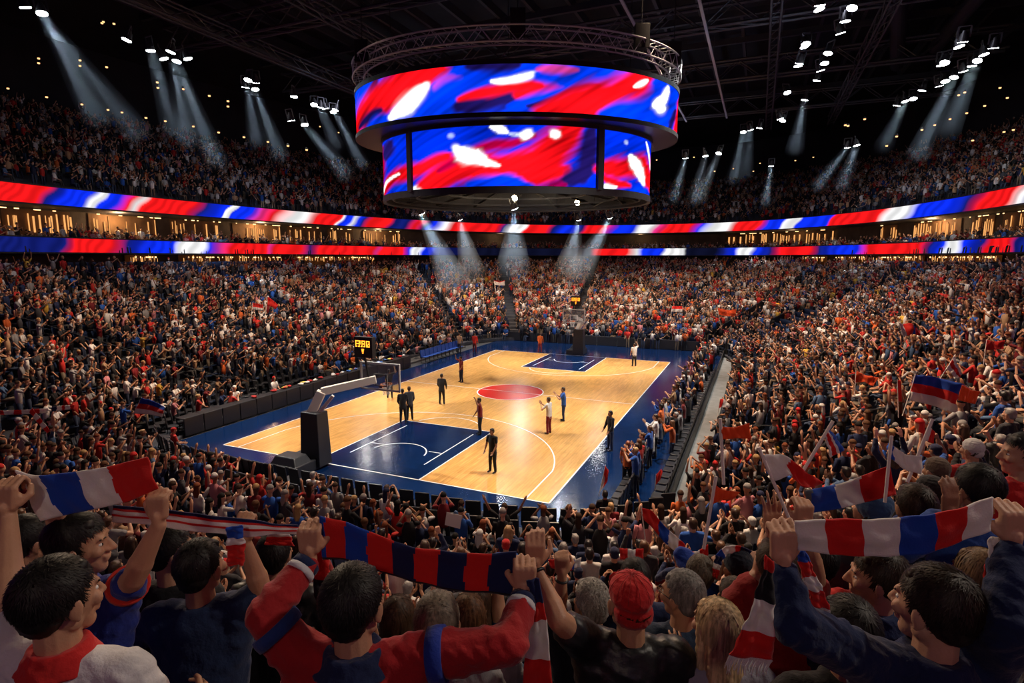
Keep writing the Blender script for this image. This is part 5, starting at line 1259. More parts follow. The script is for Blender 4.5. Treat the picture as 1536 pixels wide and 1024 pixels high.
flag([(1444, 577), (1456, 585), (1470, 587)], [(1437, 600), (1450, 603), (1462, 606)], [(1, 'O')], 'plain orange-red flag partly behind the large striped flag', pole=None)
flag([(1081, 640), (1103, 641), (1124, 634)], [(1082, 659), (1105, 657), (1126, 658)], [(1, 'O')], 'plain orange flag held flat above the lower rows beside the walkway')
flag([(1072, 727), (1085, 735), (1110, 738)], [(1067, 756), (1082, 750), (1098, 749)], [(1, 'O')], 'orange pennant-like flag above the rows at the near end of the walkway')
flag([(1143, 682), (1174, 681), (1208, 707), (1232, 723)], [(1160, 722), (1185, 711), (1204, 731), (1223, 731)], [(.42, 'W'), (1, 'R')], 'red and white flag streaming above the heads in the near walkway corner', 'u', soft=.08)
flag([(1243, 642), (1254, 655), (1266, 675)], [(1237, 652), (1243, 672), (1246, 686)], [(.3, 'B'), (.5, 'W'), (.8, 'R'), (1, 'W')], 'small white, blue and red flag hanging among raised hands in the walkway side stand', 'v')
flag([(1336, 666), (1358, 682), (1383, 684)], [(1334, 686), (1358, 705), (1382, 711)], [(.15, 'B'), (1, 'W')], 'white flag with a blue edge above the rows behind the streaming red and white flag', soft=.03)
flag([(1284, 556), (1300, 563), (1318, 566)], [(1283, 573), (1297, 573), (1309, 580)], [(1, 'O')], 'red-orange flag beside the large striped flag')
flag([(1346, 570), (1351, 570)], [(1347, 602), (1353, 602)], [(1, 'R')], 'narrow furled red flag standing just before the large striped flag')
flag([(1348, 483), (1356, 486), (1366, 484), (1386, 500)], [(1354, 502), (1360, 504), (1370, 500), (1382, 505)], [(.2, 'W'), (.5, 'R'), (.65, 'B'), (.85, 'R'), (1, 'W')], 'distant red, white and blue flag high in the middle of the walkway side stand')
flag([(1480, 510), (1494, 512), (1508, 510)], [(1478, 525), (1492, 524), (1505, 523)], [(1, 'R')], 'dark red flag near the top of the walkway side stand')
flag([(1432, 533), (1436, 545), (1444, 561)], [(1420, 552), (1427, 560), (1436, 568)], [(.35, 'W'), (.7, 'R'), (1, 'W')], 'small white and red triangular flag above the large striped flag', 'v')
flag([(1394, 640), (1402, 648)], [(1386, 660), (1400, 665)], [(.4, 'W'), (1, 'R')], 'small red and white flag behind the white flag with blue edge')
flag([(962, 762), (975, 763), (998, 790), (1030, 818)], [(964, 778), (978, 790), (995, 812), (1024, 836)], [(.4, 'R'), (.62, 'B'), (.85, 'W'), (1, 'R')], 'long red, blue and white pennant waved at the near end of the walkway', depth=7.0, soft=.03)
flag([(908, 699), (913, 705), (911, 722)], [(903, 722), (901, 735), (898, 741)], [(.5, 'R'), (1, 'W')], 'slim red and white flag held up on the blue surround near the empty chairs', 'v', depth=16.8)
flag([(212, 597), (228, 600), (248, 611)], [(200, 620), (222, 621), (243, 625)], R3, 'blue, red and white flag at the near end of the tables side walkway', 'v')
flag([(379, 454), (395, 457)], [(378, 464), (394, 466)], [(.55, 'R'), (1, 'W')], 'small red over white flag high in the tables side stand', 'v')
flag([(402, 445), (409, 450), (417, 457)], [(400, 458), (408, 460), (414, 464)], [(1, 'R')], 'small red flag beside the red over white one in the tables side stand')
flag([(741, 420), (749, 423), (757, 420)], [(742, 427), (750, 428), (757, 428)], [(.2, 'R'), (1, 'W')], 'tiny white flag in the far end stand', 'v')
flag([(1008, 459), (1024, 459)], [(1007, 467), (1023, 468)], [(.5, 'R'), (1, 'W')], 'small red over white flag in the far end stand', 'v')
flag([(1076, 461), (1090, 465), (1105, 464)], [(1078, 472), (1090, 474), (1103, 475)], [(1, 'O')], 'red-orange banner in the far stand beside the tunnel')
flag([(1080, 598), (1086, 598), (1096, 608)], [(1078, 612), (1084, 610), (1092, 612)], [(.3, 'R'), (1, 'W')], 'small white and dark red flag at the rail of the walkway')
flag([(984, 712), (992, 703), (994, 707)], [(983, 728), (988, 722), (991, 718)], [(1, 'R')], 'small dark red flag drooping between the two courtside chair rows', depth=18.5)
# card sign
P = [at_depth(x, y, 13.2) for x, y in ((670, 768), (693, 773), (690, 793), (667, 787))]; mb = MB(); c0 = P[0]; mb.add([p-c0 for p in P]+[p-c0+FW*.012 for p in P], [(0, 1, 2, 3), (7, 6, 5, 4), (0, 4, 5, 1), (1, 5, 6, 2), (2, 6, 7, 3), (3, 7, 4, 0)])
o = mb.build('card_sign', M['paper'], label='blank white card held up in the near stand', category='sign'); o.location = c0
# ================================================================== the fans closest to the camera, one by one
FH = nrm((FW[0], FW[1], 0)); RH = RT.copy()
m = tint_mat('hair_strands', .52, 0, 1, .28, noise=.12)
nt = m.node_tree; nz = [n for n in nt.nodes if n.type == 'TEX_NOISE'][0]; nz.inputs['Scale'].default_value = 80; tc_ = [n for n in nt.nodes if n.type == 'TEX_COORD'][0]; mp_ = N(nt, 'ShaderNodeMapping'); mp_.inputs['Scale'].default_value = (1, 1, .10); nt.links.new(tc_.outputs['Object'], mp_.inputs[0]); nt.links.new(mp_.outputs[0], nz.inputs['Vector'])
mr = [n for n in nt.nodes if n.type == 'MAP_RANGE'][0]; mr.inputs['To Min'].default_value = .45; mr.inputs['To Max'].default_value = 1.7
M['strand'] = m
def strands(H, R, style, k, n, seed, length=.05, lift=.006, hat=False):
    r = np.random.default_rng(seed); c = np.array((0, -.022, .04)); rad = np.array((.085, .100, .098)); D = r.normal(size=(n*3, 3)); D /= np.linalg.norm(D, axis=1)[:, None]
    face = (D[:, 1] > .30) & (D[:, 2] < .30+.35*(D[:, 1]-.3)); low_ = D[:, 2] < np.where(D[:, 1] < -.15, -.80, -.30); ear = (np.abs(D[:, 0]) > .75) & (D[:, 2] < -.25)
    if hat: low_ = low_ | (D[:, 2] > -.28)
    D = D[~(face | low_ | ear)][:n]; n = len(D); crown = nrm((.15, -.45, .88)); steps = 7 if style == 'long' else 5
    fl = D-crown[None]+r.normal(0, .22, (n, 3)); 
    if style == 'long': fl = fl*.5+np.array((0, 0, -1.))
    P = c+D*rad; pts = [P]; nn = [D/rad*.09]; L = length*r.uniform(.6, 1.25, n)
    cur = P.copy(); dirn = fl.copy(); Nn = D.copy()
    for j in range(steps-1):
        Nn = (cur-c)/rad; ln = np.linalg.norm(Nn, axis=1)[:, None]; Nn = Nn/ln; gn = Nn/rad; gn /= np.linalg.norm(gn, axis=1)[:, None]
        t = dirn-gn*(dirn*gn).sum(1)[:, None]; t /= np.linalg.norm(t, axis=1)[:, None]+1e-9
        if style == 'long':
            w_ = np.clip((-.0-cur[:, 2])/.05, 0, 1)[:, None]; t = t*(1-w_)+np.array((0, 0, -1.))*w_+r.normal(0, .03, (n, 3))
        nx = cur+t*(L/(steps-1))[:, None]
        if style == 'long':
            q = (nx-c)/rad; l2 = np.linalg.norm(q, axis=1)[:, None]; inside = (nx[:, 2:3] > -.02); nx = np.where(inside, c+q/np.maximum(l2, 1e-6)*rad*(1.0+.02*j), nx)
            # below the skull the hair hangs in a rounded fall
            oc = np.array((0, -.058)); xy = nx[:, :2]-oc; rr = np.hypot(xy[:, 0]/.110, xy[:, 1]/.086); rr = np.where(rr > .82, np.maximum(rr, 1.0001), rr); f = np.where((nx[:, 2] < -.02) & (rr > 1), 1/np.maximum(rr, 1e-6), 1); nx[:, :2] = oc+xy*f[:, None]
            nx[:, 1] = np.where((nx[:, 2] < -.02) & (nx[:, 1] > .02), .02, nx[:, 1])
        else:
            q = (nx-c)/rad; l2 = np.linalg.norm(q, axis=1)[:, None]; nx = c+q/l2*rad*(1+(lift/.09)*((j+1)/(steps-1))**1.5*r.uniform(.4, 1.6, (n, 1)))
        pts.append(nx); nn.append(gn); cur = nx
    pts = np.array(pts); V = []; w0 = .0026*(1.3 if style == 'long' else 1)
    tang = pts[-1]-pts[0]; W_ = np.cross(tang, nn[1]); W_ /= np.linalg.norm(W_, axis=1)[:, None]+1e-9
    VV = np.zeros((n, steps, 2, 3)); 
    for j in range(steps):
        w = w0*(1-.85*(j/(steps-1))**2); VV[:, j, 0] = pts[j]-W_*w; VV[:, j, 1] = pts[j]+W_*w
    VV = (VV*k)@R.T+H; base = np.arange(n)[:, None, None]*(steps*2); jj = np.arange(steps-1)[None, :, None]*2
    F = (base+jj+np.array((0, 1, 3, 2))[None, None]).reshape(-1, 4)
    return VV.reshape(-1, 3), F
def merge_mesh(me, V, F, name, mt):
    n0 = len(me.vertices); co = np.empty(n0*3, np.float32); me.vertices.foreach_get('co', co); F0 = [tuple(p.vertices) for p in me.polygons]
    Fq = np.array([f if len(f) == 4 else (*f, f[-1]) for f in F0], np.int32) if F0 else np.zeros((0, 4), np.int32)
    if any(len(f) != 4 for f in F0): return np_mesh(name, np.concatenate([co.reshape(-1, 3), V]), F0+[tuple(q+n0 for q in f) for f in F], mt, None, True)
    return np_mesh(name, np.concatenate([co.reshape(-1, 3), V]), np.concatenate([Fq, F+n0]), mt, None, True)
def bowl_floor(x, y):
    th, s = where_on_bowl(x, y); i = math.floor(max(s, 0)/1.02*NROW); return float(floor_z(th, i/NROW*1.02))
def ringband(J, A, t0, t1, r, name, mt, col, parent, fore=True):
    P0 = A['E'] if fore else A['S']; P1 = A['W'] if fore else A['E']; a = P0+(P1-P0)*t0; b = P0+(P1-P0)*t1; sh = Sh(); d = nrm(b-a); x, y = _frame(d)
    C = [a, a, a+(b-a)*.5, b, b]; rr = [r-.006, r, r+.002, r, r-.006]; sh.loft(C, [x*q for q in rr], [y*q for q in rr], 20); me = sh.mesh(name, mt, True); return part(name, me, parent, col)
HN_ = 0
def fan(label, head, dep, yaw=0, pitch=0, k=1.0, R=None, L=None, sleeve='short', shirt=(.1, .1, .1), smat='cloth', skin=1, hair='short', hcol='black', collar=None, cuffs=None, body=0, hl=.045, bulk=1.0, bands=(), glasses=False, watch=None, roll=0, vox=.0062, tilt=0, pants=0, hx=0):
    global HN_; HN_ += 1
    H = at_depth(head[0], head[1], dep); by = rotm((0, 0, 1), -body); Fb = by @ FH; Rb = by @ RH
    Rz = rotm((0, 0, 1), -yaw); f = Rz @ FH; r_ = Rz @ RH; Rh = np.stack([r_, f, (0, 0, 1.)], 1) @ rotm((1, 0, 0), pitch) @ rotm((0, 1, 0), roll)
    pel = H-UPV*.74*k-Fb*.05; fz = bowl_floor(pel[0], pel[1])
    if pel[2]-fz < .35: fz = pel[2]-.5
    if pel[2]-fz > 1.15: fz = pel[2]-.93
    root = np.array((pel[0], pel[1], fz)); e = empty('person', root, label=label, category='person'); used_labels.add(label)
    arms = []
    for s, A in ((1, R), (-1, L)):
        if A is None:
            S = H-UPV*.23*k+Rb*s*.182; arms.append(dict(W=S+Rb*s*.03+Fb*.27-UPV*.34-root, n=-Rb*s, w=UPV, curl=.35, hint=Rb*s*.5-UPV)); continue
        hd = nrm(A.get('d', (0, 0, 1.))); hd = nrm(RH*hd[0]+FH*hd[1]+UPV*hd[2]); P = at_depth(A['p'][0], A['p'][1], A.get('dep', dep+.12)); W = P-hd*.075*k
        n_ = A.get('n', (0, 1, 0)); n_ = RH*n_[0]+FH*n_[1]+UPV*n_[2]; w_ = A.get('w', (-s, 0, 0)); w_ = RH*w_[0]+FH*w_[1]+UPV*w_[2]
        E = at_depth(*A['E'][:2], A['E'][2])-root if A.get('E') else None
        arms.append(dict(W=W-root, d=hd, n=n_, w=w_, curl=A.get('curl', .85), E=E, hint=Rb*s*A.get('out', .8)-UPV*.6-Fb*.1, spread=A.get('spread', .03)))
    sit = False; J = skeleton(H-root, Fb, Rb, arms, None, None, k); J['legs'] = legs_for(J['hip'], Fb, Rb, k, 0, False)
    sk = np.array(SKINS[skin])*.95
    vox = .0046 if dep < 1.8 else .006 if dep < 2.5 else .0085
    b = part('body', remesh(skin_body(J, Rh, legs=False), 'body', M['skin'], vox, 1, None, .6 if dep < 2.5 else .4), e, sk)
    part('eyes', eyes_shape(J['H'], Rh, k).mesh('eyes', [M['eyewhite'], M['iris']], True), b, (1, 1, 1))
    if sleeve != 'bare':
        part('jacket' if sleeve == 'long' else 'shirt', remesh(shirt_shape(J, sleeve, bulk), 'shirt', M[smat], .009 if dep < 2.3 else .012, 3, (.0042 if sleeve == 'long' else .0034, 30), .6), e, shirt)
    part('trousers', remesh(trouser_shape(J), 'trousers', M['cloth'], .016, 2, None, .3), e, PANTS[pants]); part('shoes', remesh(shoe_shape(J), 'shoes', M['cloth'], .014, 1), e, (.02, .02, .02))
    hc = HAIRS[hcol] if isinstance(hcol, str) else hcol; T = lambda x, y, z: J['H']+Rh @ (np.array((x, y, z))*k)
    if hair in ('cap', 'beanie'):
        part('hat', remesh(hair_shape(J['H'], Rh, hair, k), 'hat', M['cloth'], .006, 2, (.0012, 60)), e, hc)
        if hair == 'cap':
            sh = Sh(); sh.ell(T(0, -.012, .132), (.008, .008, .006)); part('hat_button', sh.mesh('button', M['cloth'], True), e, np.array(hc)*.8)
            sh = Sh()
            for a in range(6):
                q = [T(.088*math.cos(t)*math.sin(a*PI/6), -.012+.107*math.cos(t)*math.cos(a*PI/6), .056+.081*math.sin(t)) for t in np.linspace(.05, PI-.05, 14)]
                for i in range(13): sh.cap(q[i], .0013, q[i+1], .0013, 5)
            part('hat_seam', sh.mesh('seam', M['cloth'], True), e, np.array(hc)*.55)
        V, F = strands(J['H'], Rh, 'short', k*.985, 700, HN_, .03, .003, True); part('hair', np_mesh('hair', V, F, M['strand'], None, True), e, HAIRS['brown'] if hair == 'cap' else (.02, .015, .012))
    elif hair != 'bald':
        base = remesh(hair_shape(J['H'], Rh, 'long' if hair == 'long' else 'short', k*(.93 if hair == 'long' else .955)), 'hair', M['strand'], .009, 2, (.0016, 75))
        V, F = strands(J['H'], Rh, hair, k, int((5000 if hair == 'long' else 4200)*(1 if dep < 2.4 else .6)), HN_, .34 if hair == 'long' else hl*.85, .005 if hl > .04 else .003)
        part('hair', merge_mesh(base, V, F, 'hair', M['strand']), e, hc)
    if collar is not None:
        sh = Sh(); c0 = J['nb']; Cn = [c0+(0, 0, -.035), c0+(0, 0, -.02), c0+(0, 0, .045), c0+(0, 0, .04)]; cb = 1.0 if sleeve == 'short' else 1.14; sh.loft(Cn, [Rb*q*cb for q in (.098, .118, .074, .055)], [Fb*q*cb for q in (.080, .100, .072, .05)], 28)
        part('collar', remesh(sh, 'collar', M['cloth'], .007, 1, (.002, 40)), e, collar)
    for A, lab in zip(J['arm'], ('R', 'L')):
        if cuffs: ringband(J, A, .70, .80, .050, 'cuff_band', M['cloth'], cuffs[1], e); ringband(J, A, .79, .93, .047, 'cuff', M['cloth'], cuffs[0], e)
        if watch == lab:
            ringband(J, A, .90, .96, .034, 'wristwatch', M['black'], (0, 0, 0), e)
    for (side, fore, t0, t1, rr, col, nm) in bands: ringband(J, J['arm'][0 if side == 'R' else 1], t0, t1, rr, nm, M['cloth'], col, e, fore)
    if glasses:
        sh = Sh()
        for s in (-1, 1):
            t = np.linspace(0, 2*PI, 13); q = [T(s*.032+.022*math.cos(a), .098, .010+.016*math.sin(a)) for a in t]
            for i in range(12): sh.cap(q[i], .0018, q[i+1], .0018, 5)
            sh.cap(T(s*.054, .096, .014), .002, T(s*.086, -.005, .012), .002, 5)
        sh.cap(T(-.01, .1, .012), .0018, T(.01, .1, .012), .0018, 5); part('glasses', sh.mesh('glasses', M['black'], True), e, (0, 0, 0))
    return e, J
NAVY, WHITE, RED, BLACK, GREY, BLUE = (.012, .022, .075), (.62, .62, .64), (.42, .018, .02), (.012, .012, .014), (.22, .22, .235), (.015, .04, .30)
# front line
fan('person in white tee with red collar, dark hair, left arm raised beside the french-striped scarf', (92, 900), 1.68, yaw=.45, k=1.03, L=dict(p=(8, 742), dep=1.9, E=(14, 905, 1.75)), shirt=WHITE, collar=(.5, .02, .02), skin=1, hl=.055)
fan('person in blue tee with red sleeve stripe holding up the blue, white and red scarf', (122, 818), 2.15, yaw=1.25, k=.98, R=dict(p=(236, 757), dep=2.0, E=(200, 868, 2.05)), L=dict(p=(84, 778), dep=2.1, E=(84, 860, 2.2)), shirt=(.015, .03, .22), skin=1, hl=.05, bands=[('R', False, .25, .5, .071, (.5, .03, .02), 'sleeve_stripe')], body=.1)
fan('person in dotted black shirt standing behind the french-striped scarf, dark hair', (43, 812), 2.7, yaw=.5, shirt=BLACK, skin=2, hl=.05)
fan('person in navy tee with curly black hair, right fist holding the long white scarf', (303, 852), 2.45, yaw=.25, k=1.02, R=dict(p=(367, 790), dep=2.4, E=(392, 885, 2.45)), L=dict(p=(258, 885), dep=2.75), shirt=(.014, .03, .085), skin=2, hl=.03, bulk=1.06)
fan('person in black with dark hair between blue tee and navy tee, in profile', (258, 828), 2.75, yaw=1.0, shirt=BLACK, skin=1, hl=.05, R=dict(p=(262, 815), dep=3.2))
fan('person in black jacket with dark hair between the navy tee and the red jacket', (411, 833), 3.1, yaw=-.2, shirt=BLACK, sleeve='long', smat='leather', skin=1, hl=.05)
fan('person in red jacket with navy collar and cuffs stretching a red and blue scarf', (532, 908), 1.78, yaw=.25, k=1.04, R=dict(p=(787, 862), dep=1.95, E=(762, 968, 1.78)), L=dict(p=(464, 806), dep=1.95, E=(398, 922, 1.8)), sleeve='long', shirt=(.36, .016, .02), collar=NAVY, cuffs=(NAVY, WHITE), skin=1, hl=.055, bulk=1.05, bands=[('L', False, .55, .78, .078, (.02, .05, .2), 'sleeve_patch'), ('R', False, .2, .36, .084, BLUE, 'sleeve_patch')])
fan('person with combed grey-brown hair and grey shirt just before the red and blue scarf', (657, 935), 2.3, yaw=.12, k=1.02, shirt=(.2, .2, .21), skin=1, hcol=(.13, .105, .08), hl=.06, collar=(.22, .22, .23))
fan('person with long brown hair between the red jacket and the grey-haired man', (598, 928), 2.9, yaw=.1, hair='long', hcol='brown', shirt=(.05, .06, .1), skin=1)
fan('person with long auburn hair between grey-haired man and black jacket', (703, 925), 2.9, yaw=-.1, hair='long', hcol='chestnut', shirt=(.4, .4, .42), skin=1)
fan('person raising a bare arm behind the fist of the red jacket, brown hair', (715, 905), 3.3, R=dict(p=(745, 848), dep=3.3, E=(748, 925, 3.3)), shirt=(.02, .1, .3), hcol='brown', skin=1, hair='long')
fan('person in red cap and black jacket with left arm raised, black bracelet', (945, 905), 2.3, yaw=-.12, k=1.03, L=dict(p=(803, 826), dep=2.25, E=(838, 930, 2.15), curl=.5), sleeve='short', shirt=(.012, .013, .016), smat='leather', hair='cap', hcol=(.5, .018, .02), skin=1, bulk=1.14, watch='L')
fan('person with cropped grey hair and dark tee raising a fist with a wristwatch', (886, 905), 2.85, yaw=-.35, L=dict(p=(843, 845), dep=2.85, E=(838, 905, 2.9)), shirt=(.012, .02, .035), hcol=(.24, .23, .21), hl=.018, skin=1, watch='L')
fan('person with grey hair and glasses in a navy denim jacket looking towards the tables', (1021, 893), 2.75, yaw=-.75, sleeve='long', shirt=(.02, .04, .085), hcol=(.16, .155, .15), hl=.03, glasses=True, skin=1)
fan('woman with shoulder-length blonde hair and pale grey top', (1073, 940), 2.3, yaw=-.45, k=.97, hair='long', hcol=(.50, .36, .20), shirt=(.3, .3, .36), skin=0, L=dict(p=(1012, 985), dep=2.5, curl=.3))
fan('person with short brown hair just behind the blonde woman', (1100, 898), 3.3, yaw=-.2, hcol=(.05, .035, .025), shirt=BLACK, hl=.045, skin=1)
fan('person with fluffy black hair above the red cap', (952, 868), 3.4, yaw=0, hcol='black', shirt=NAVY, hl=.07, skin=3, hair='short')
fan('person in navy knit cap and blue jacket under an arched tricolour scarf', (1105, 853), 3.55, yaw=-.2, hair='beanie', hcol=(.012, .018, .03), sleeve='long', shirt=(.015, .05, .3), collar=(.5, .02, .02), skin=2, R=dict(p=(1133, 842), dep=3.6, out=1), L=dict(p=(1078, 848), dep=3.6, out=1))
fan('person with grey-brown hair beyond the navy denim jacket', (1050, 862), 3.6, yaw=.3, hcol=(.09, .07, .05), shirt=(.4, .02, .02), hl=.05, skin=1)
fan('large person in navy jacket stretching a white, red and blue scarf overhead', (1398, 912), 1.7, yaw=-.5, k=1.04, R=dict(p=(1520, 782), dep=1.66, E=(1512, 935, 1.58)), L=dict(p=(1176, 812), dep=1.64, E=(1192, 935, 1.62)), sleeve='long', shirt=(.010, .022, .075), skin=0, hl=.06, bulk=1.12, hcol=(.02, .013, .009), collar=(.012, .022, .08))
fan('person in navy jacket in profile under the white, red and blue scarf', (1313, 868), 2.35, yaw=-1.15, sleeve='long', shirt=(.014, .028, .09), skin=0, hl=.055, hcol=(.03, .02, .012), collar=(.015, .03, .1))
fan('person in bright red shirt with black hair behind the hanging scarf end', (1222, 842), 2.8, yaw=-.1, shirt=(.6, .025, .02), sleeve='long', hcol='black', skin=1, bulk=1.05)
fan('person with dark combed hair below the navy profile jacket', (1270, 948), 1.95, yaw=0, k=1.0, shirt=BLACK, hcol='black', hl=.07, skin=1)
fan('person with thick curly black hair and blue collar behind the scarf', (1462, 735), 2.7, yaw=-.3, hcol='black', hl=.06, shirt=(.02, .07, .3), sleeve='long', skin=4, L=dict(p=(1425, 752), dep=2.6, curl=.2))
fan('person in red jacket in profile at the frame edge above the curly hair', (1530, 682), 3.3, yaw=-1.3, sleeve='long', shirt=(.55, .02, .02), skin=1, hcol='black', hl=.04)
fan('person in black knit cap behind the blue and white flag end', (1393, 740), 4.1, hair='beanie', hcol=(.01, .01, .012), yaw=-.3, shirt=(.02, .05, .2), skin=2)
fan('person in brown knit cap just before the curly-haired person', (1403, 708), 4.9, hair='beanie', hcol=(.10, .07, .05), yaw=-.2, shirt=(.05, .05, .05), skin=1, sleeve='long')
fan('person with dark brown hair just over the right half of the long scarf', (1370, 762), 2.95, hcol=(.03, .015, .01), hl=.06, yaw=0, shirt=NAVY, skin=1)
fan('person with long light brown hair and red headscarf behind the scarf fringe', (1466, 865), 2.4, hair='long', hcol=(.16, .1, .055), yaw=-.2, shirt=(.08, .06, .05), skin=1)
fan('person in blue and grey knit cap behind the white end of the long scarf', (1307, 768), 2.95, hair='beanie', hcol=(.03, .07, .16), yaw=.1, shirt=(.05, .05, .06), skin=1, sleeve='long')
fan('person raising a fist that grips the blurred tricolour flag', (1165, 850), 2.45, yaw=.2, R=dict(p=(1206, 768), dep=2.35, E=(1222, 860, 2.4)), shirt=(.3, .02, .02), hcol='brown', skin=1, L=dict(p=(1158, 778), dep=2.5, curl=.1, spread=.1, E=(1142, 862, 2.5)))
fan('person in white knit hat above the curly hair', (1457, 676), 6.0, hair='beanie', hcol=(.6, .6, .6), yaw=-.3, shirt=(.4, .02, .02), sleeve='long', skin=1)

# ------------------------------------------------------------------ scarves held up by the front fans
def px3(pts, dep): return [at_depth(p[0], p[1], dep if len(p) < 3 else p[2]) for p in pts]
def scarf(label, top, bot, dep, stripes, tails=(), fold=.006, freq=3, nv=16, nu=90, vstripes=None, soft=0, thick=.006):
    T3 = px3(top, dep); e = empty('scarf', T3[0], label=label, category='scarf')
    cloth('band', T3, px3(bot, dep), stripes, 'u', nu, nv, fold, freq, thick, e, soft=soft, seed=int(top[0][0]), vstripes=vstripes)
    for (lt, rt, st, dp, fr) in tails:
        cloth('tail', px3(lt, dp), px3(rt, dp), st, 'u', 50, 12, .008, 3, thick, e, seed=int(lt[0][0]))
        if fr:
            mb = MB(); a, b = np.array(at_depth(*lt[-1][:2], dp)), np.array(at_depth(*rt[-1][:2], dp)); n = 34; base = np.array(T3[0]); d = nrm(np.array(at_depth(*lt[-1][:2], dp))-np.array(at_depth(*lt[-2][:2], dp)))
            for i in range(n):
                p = a+(b-a)*(i+.5)/n; q0 = p+d*fr*.5+RT*random.uniform(-.006, .006); q1 = q0+np.array((0, 0, -1))*fr*random.uniform(.35, .7)+RT*random.uniform(-.008, .008)+FW*random.uniform(-.006, .006)
                mb.cyl(p-base, q0-base, .0026, .002, 5); mb.cyl(q0-base, q1-base, .002, .0008, 5)
            mb.build('fringe', DM['W'], e)
    return e
scarf('blue, white and red striped scarf stretched between two raised hands over the near corner', [(22, 705), (52, 713), (109, 708), (161, 700), (222, 685)], [(62, 781), (82, 776), (142, 763), (191, 753), (236, 733)], 1.98, [(.2, 'W'), (.46, 'B'), (.70, 'W'), (1, 'R')], nv=18, fold=.007, soft=.02)
scarf('long white scarf with thin navy and red bars held by the navy tee fan', [(168, 758), (215, 761), (280, 769), (372, 779), (412, 786), (447, 787)], [(170, 782), (215, 786), (280, 795), (372, 806), (412, 800), (447, 802)], 2.25, [(.12, 'R'), (.16, 'N'), (.58, 'W'), (.66, 'W'), (.78, 'W'), (.84, 'R'), (.92, 'W'), (1, 'R')], vstripes=[(0, 'N'), (.18, 'R'), (.3, 'W'), (.52, 'R'), (.62, 'W')],
      tails=[([(341, 790), (341, 820), (343, 849)], [(362, 788), (368, 818), (366, 847)], [(.3, 'B'), (.45, 'W'), (.8, 'R'), (1, 'R')], 2.2, 0), ([(405, 792), (398, 815)], [(432, 790), (440, 820)], [(.5, 'W'), (1, 'R')], 2.6, 0)])
scarf('red and blue block-striped scarf stretched wide by the fan in the red jacket', [(480, 773), (520, 782), (560, 800), (620, 820), (690, 829), (740, 829), (775, 826)], [(484, 838), (520, 840), (560, 852), (620, 873), (690, 886), (740, 890), (768, 893)], 1.97,
      [(.03, 'B'), (.13, 'R'), (.25, 'B'), (.385, 'R'), (.50, 'N'), (.62, 'R'), (.76, 'N'), (.88, 'R'), (1, 'N')], tails=[([(470, 805), (468, 860), (474, 905)], [(492, 835), (497, 875), (494, 905)], [(.6, 'R'), (1, 'K')], 1.99, 0), ([(790, 870), (796, 930), (786, 1000), (782, 1060)], [(808, 868), (820, 930), (826, 1000), (832, 1060)], [(.18, 'N'), (.32, 'R'), (.62, 'W'), (1, 'R')], 1.93, 0)], vstripes=[(.93, 'K')], soft=.012, nv=18)
scarf('white, red and blue block-striped scarf stretched by the large fan in navy', [(1190, 780), (1245, 779), (1300, 779), (1390, 774), (1440, 762), (1492, 746)], [(1198, 826), (1240, 831), (1330, 836), (1390, 830), (1440, 815), (1485, 796)], 1.63, [(.16, 'W'), (.335, 'R'), (.52, 'W'), (.70, 'B'), (.85, 'R'), (1, 'W')], nv=18, fold=.007,
      tails=[([(1148, 832), (1131, 900), (1112, 950), (1094, 982)], [(1160, 842), (1161, 905), (1160, 955), (1159, 990)], [(.12, 'R'), (.42, 'K'), (.73, 'W'), (1, 'R')], 1.58, .05),
             ([(1196, 826), (1203, 860), (1215, 890), (1218, 910)], [(1208, 824), (1222, 860), (1238, 893), (1243, 912)], [(.2, 'B'), (.45, 'R'), (.7, 'W'), (1, 'R')], 1.68, .02),
             ([(1484, 806), (1478, 850), (1474, 915)], [(1502, 806), (1500, 860), (1496, 925)], [(.35, 'W'), (.62, 'R'), (1, 'W')], 1.68, .03)])
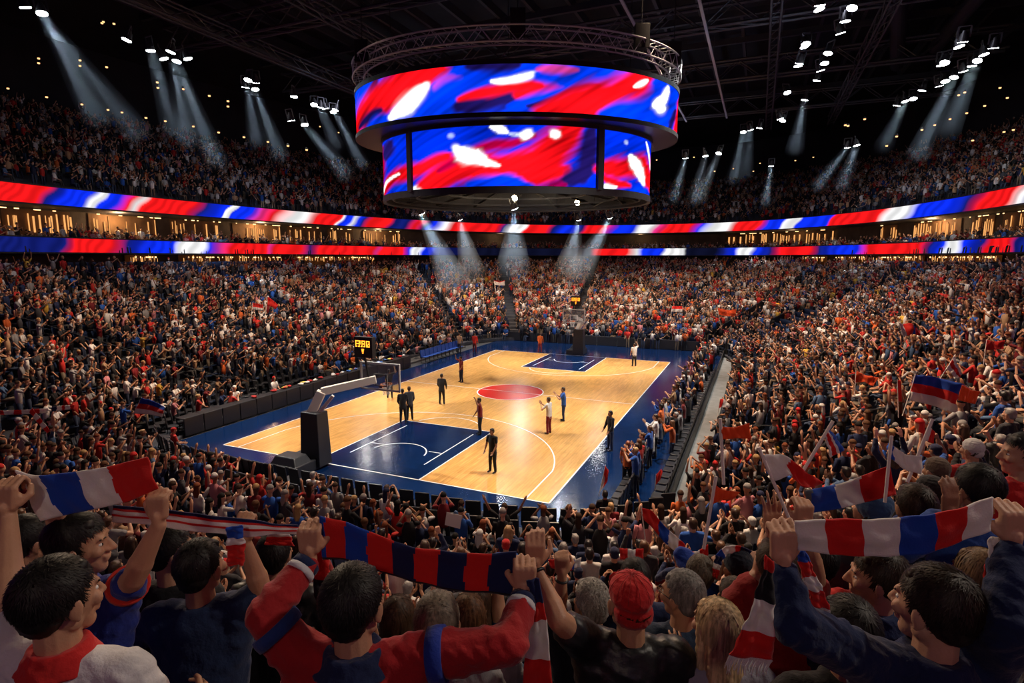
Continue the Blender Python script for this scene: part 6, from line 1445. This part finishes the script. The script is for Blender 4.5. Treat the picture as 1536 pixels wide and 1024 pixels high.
e = flag([(1206, 736), (1262, 725), (1334, 698)], [(1213, 770), (1262, 762), (1343, 742)], [(.08, 'G'), (.38, 'B'), (.66, 'W'), (1, 'R')], 'tricolour flag of blue, white and red bars held flat above the long scarf', depth=2.45, pole=None, soft=.03)
scarf('arched tricolour scarf stretched over the navy knit cap', [(1074, 832), (1088, 818), (1110, 818), (1128, 826)], [(1082, 842), (1092, 830), (1110, 830), (1120, 838)], 3.5, [(.2, 'B'), (.55, 'W'), (.7, 'R'), (1, 'N')], tails=[([(1074, 832), (1066, 865)], [(1084, 836), (1076, 868)], [(.35, 'N'), (.6, 'W'), (1, 'R')], 3.5, 0)], nu=30, nv=6)
for lab, a, b, d, st in (('white and red scarf held high in the near corner by the tables', [(0, 616), (40, 614), (72, 612)], [(0, 622), (40, 621), (72, 619)], 9.5, [(.1, 'R'), (.3, 'W'), (.45, 'R'), (.7, 'W'), (.85, 'R'), (1, 'W')]),
                         ('red and white striped scarf hanging slanted in the near corner by the tables', [(48, 612), (62, 628), (76, 646)], [(44, 618), (56, 634), (70, 650)], 9.3, [(.2, 'R'), (.4, 'W'), (.6, 'R'), (.8, 'W'), (1, 'R')]),
                         ('small white and red scarf beside the slanted one in the near corner', [(78, 610), (95, 608), (111, 607)], [(78, 617), (95, 615), (111, 613)], 9.6, [(.2, 'N'), (.45, 'W'), (.6, 'R'), (.85, 'W'), (1, 'R')]),
                         ('red scarf with white stripes spread over the seat back before the knit cap', [(822, 838), (850, 842), (872, 836)], [(826, 852), (850, 858), (870, 850)], 4.6, [(.3, 'R'), (.45, 'W'), (.7, 'R'), (.8, 'B'), (1, 'W')]),
                         ('red scarf with a white bar spread over a seat back below the pennant', [(930, 822), (950, 824), (965, 822)], [(930, 838), (950, 841), (965, 838)], 5.2, [(.35, 'R'), (.65, 'W'), (1, 'R')]),
                         ('red and white scarf spread beside the pennant tip', [(1030, 828), (1048, 826), (1062, 816)], [(1032, 840), (1048, 838), (1062, 832)], 5.4, [(.3, 'R'), (.6, 'W'), (1, 'R')])):
    scarf(lab, a, b, d, st, nu=24, nv=6, fold=.01)
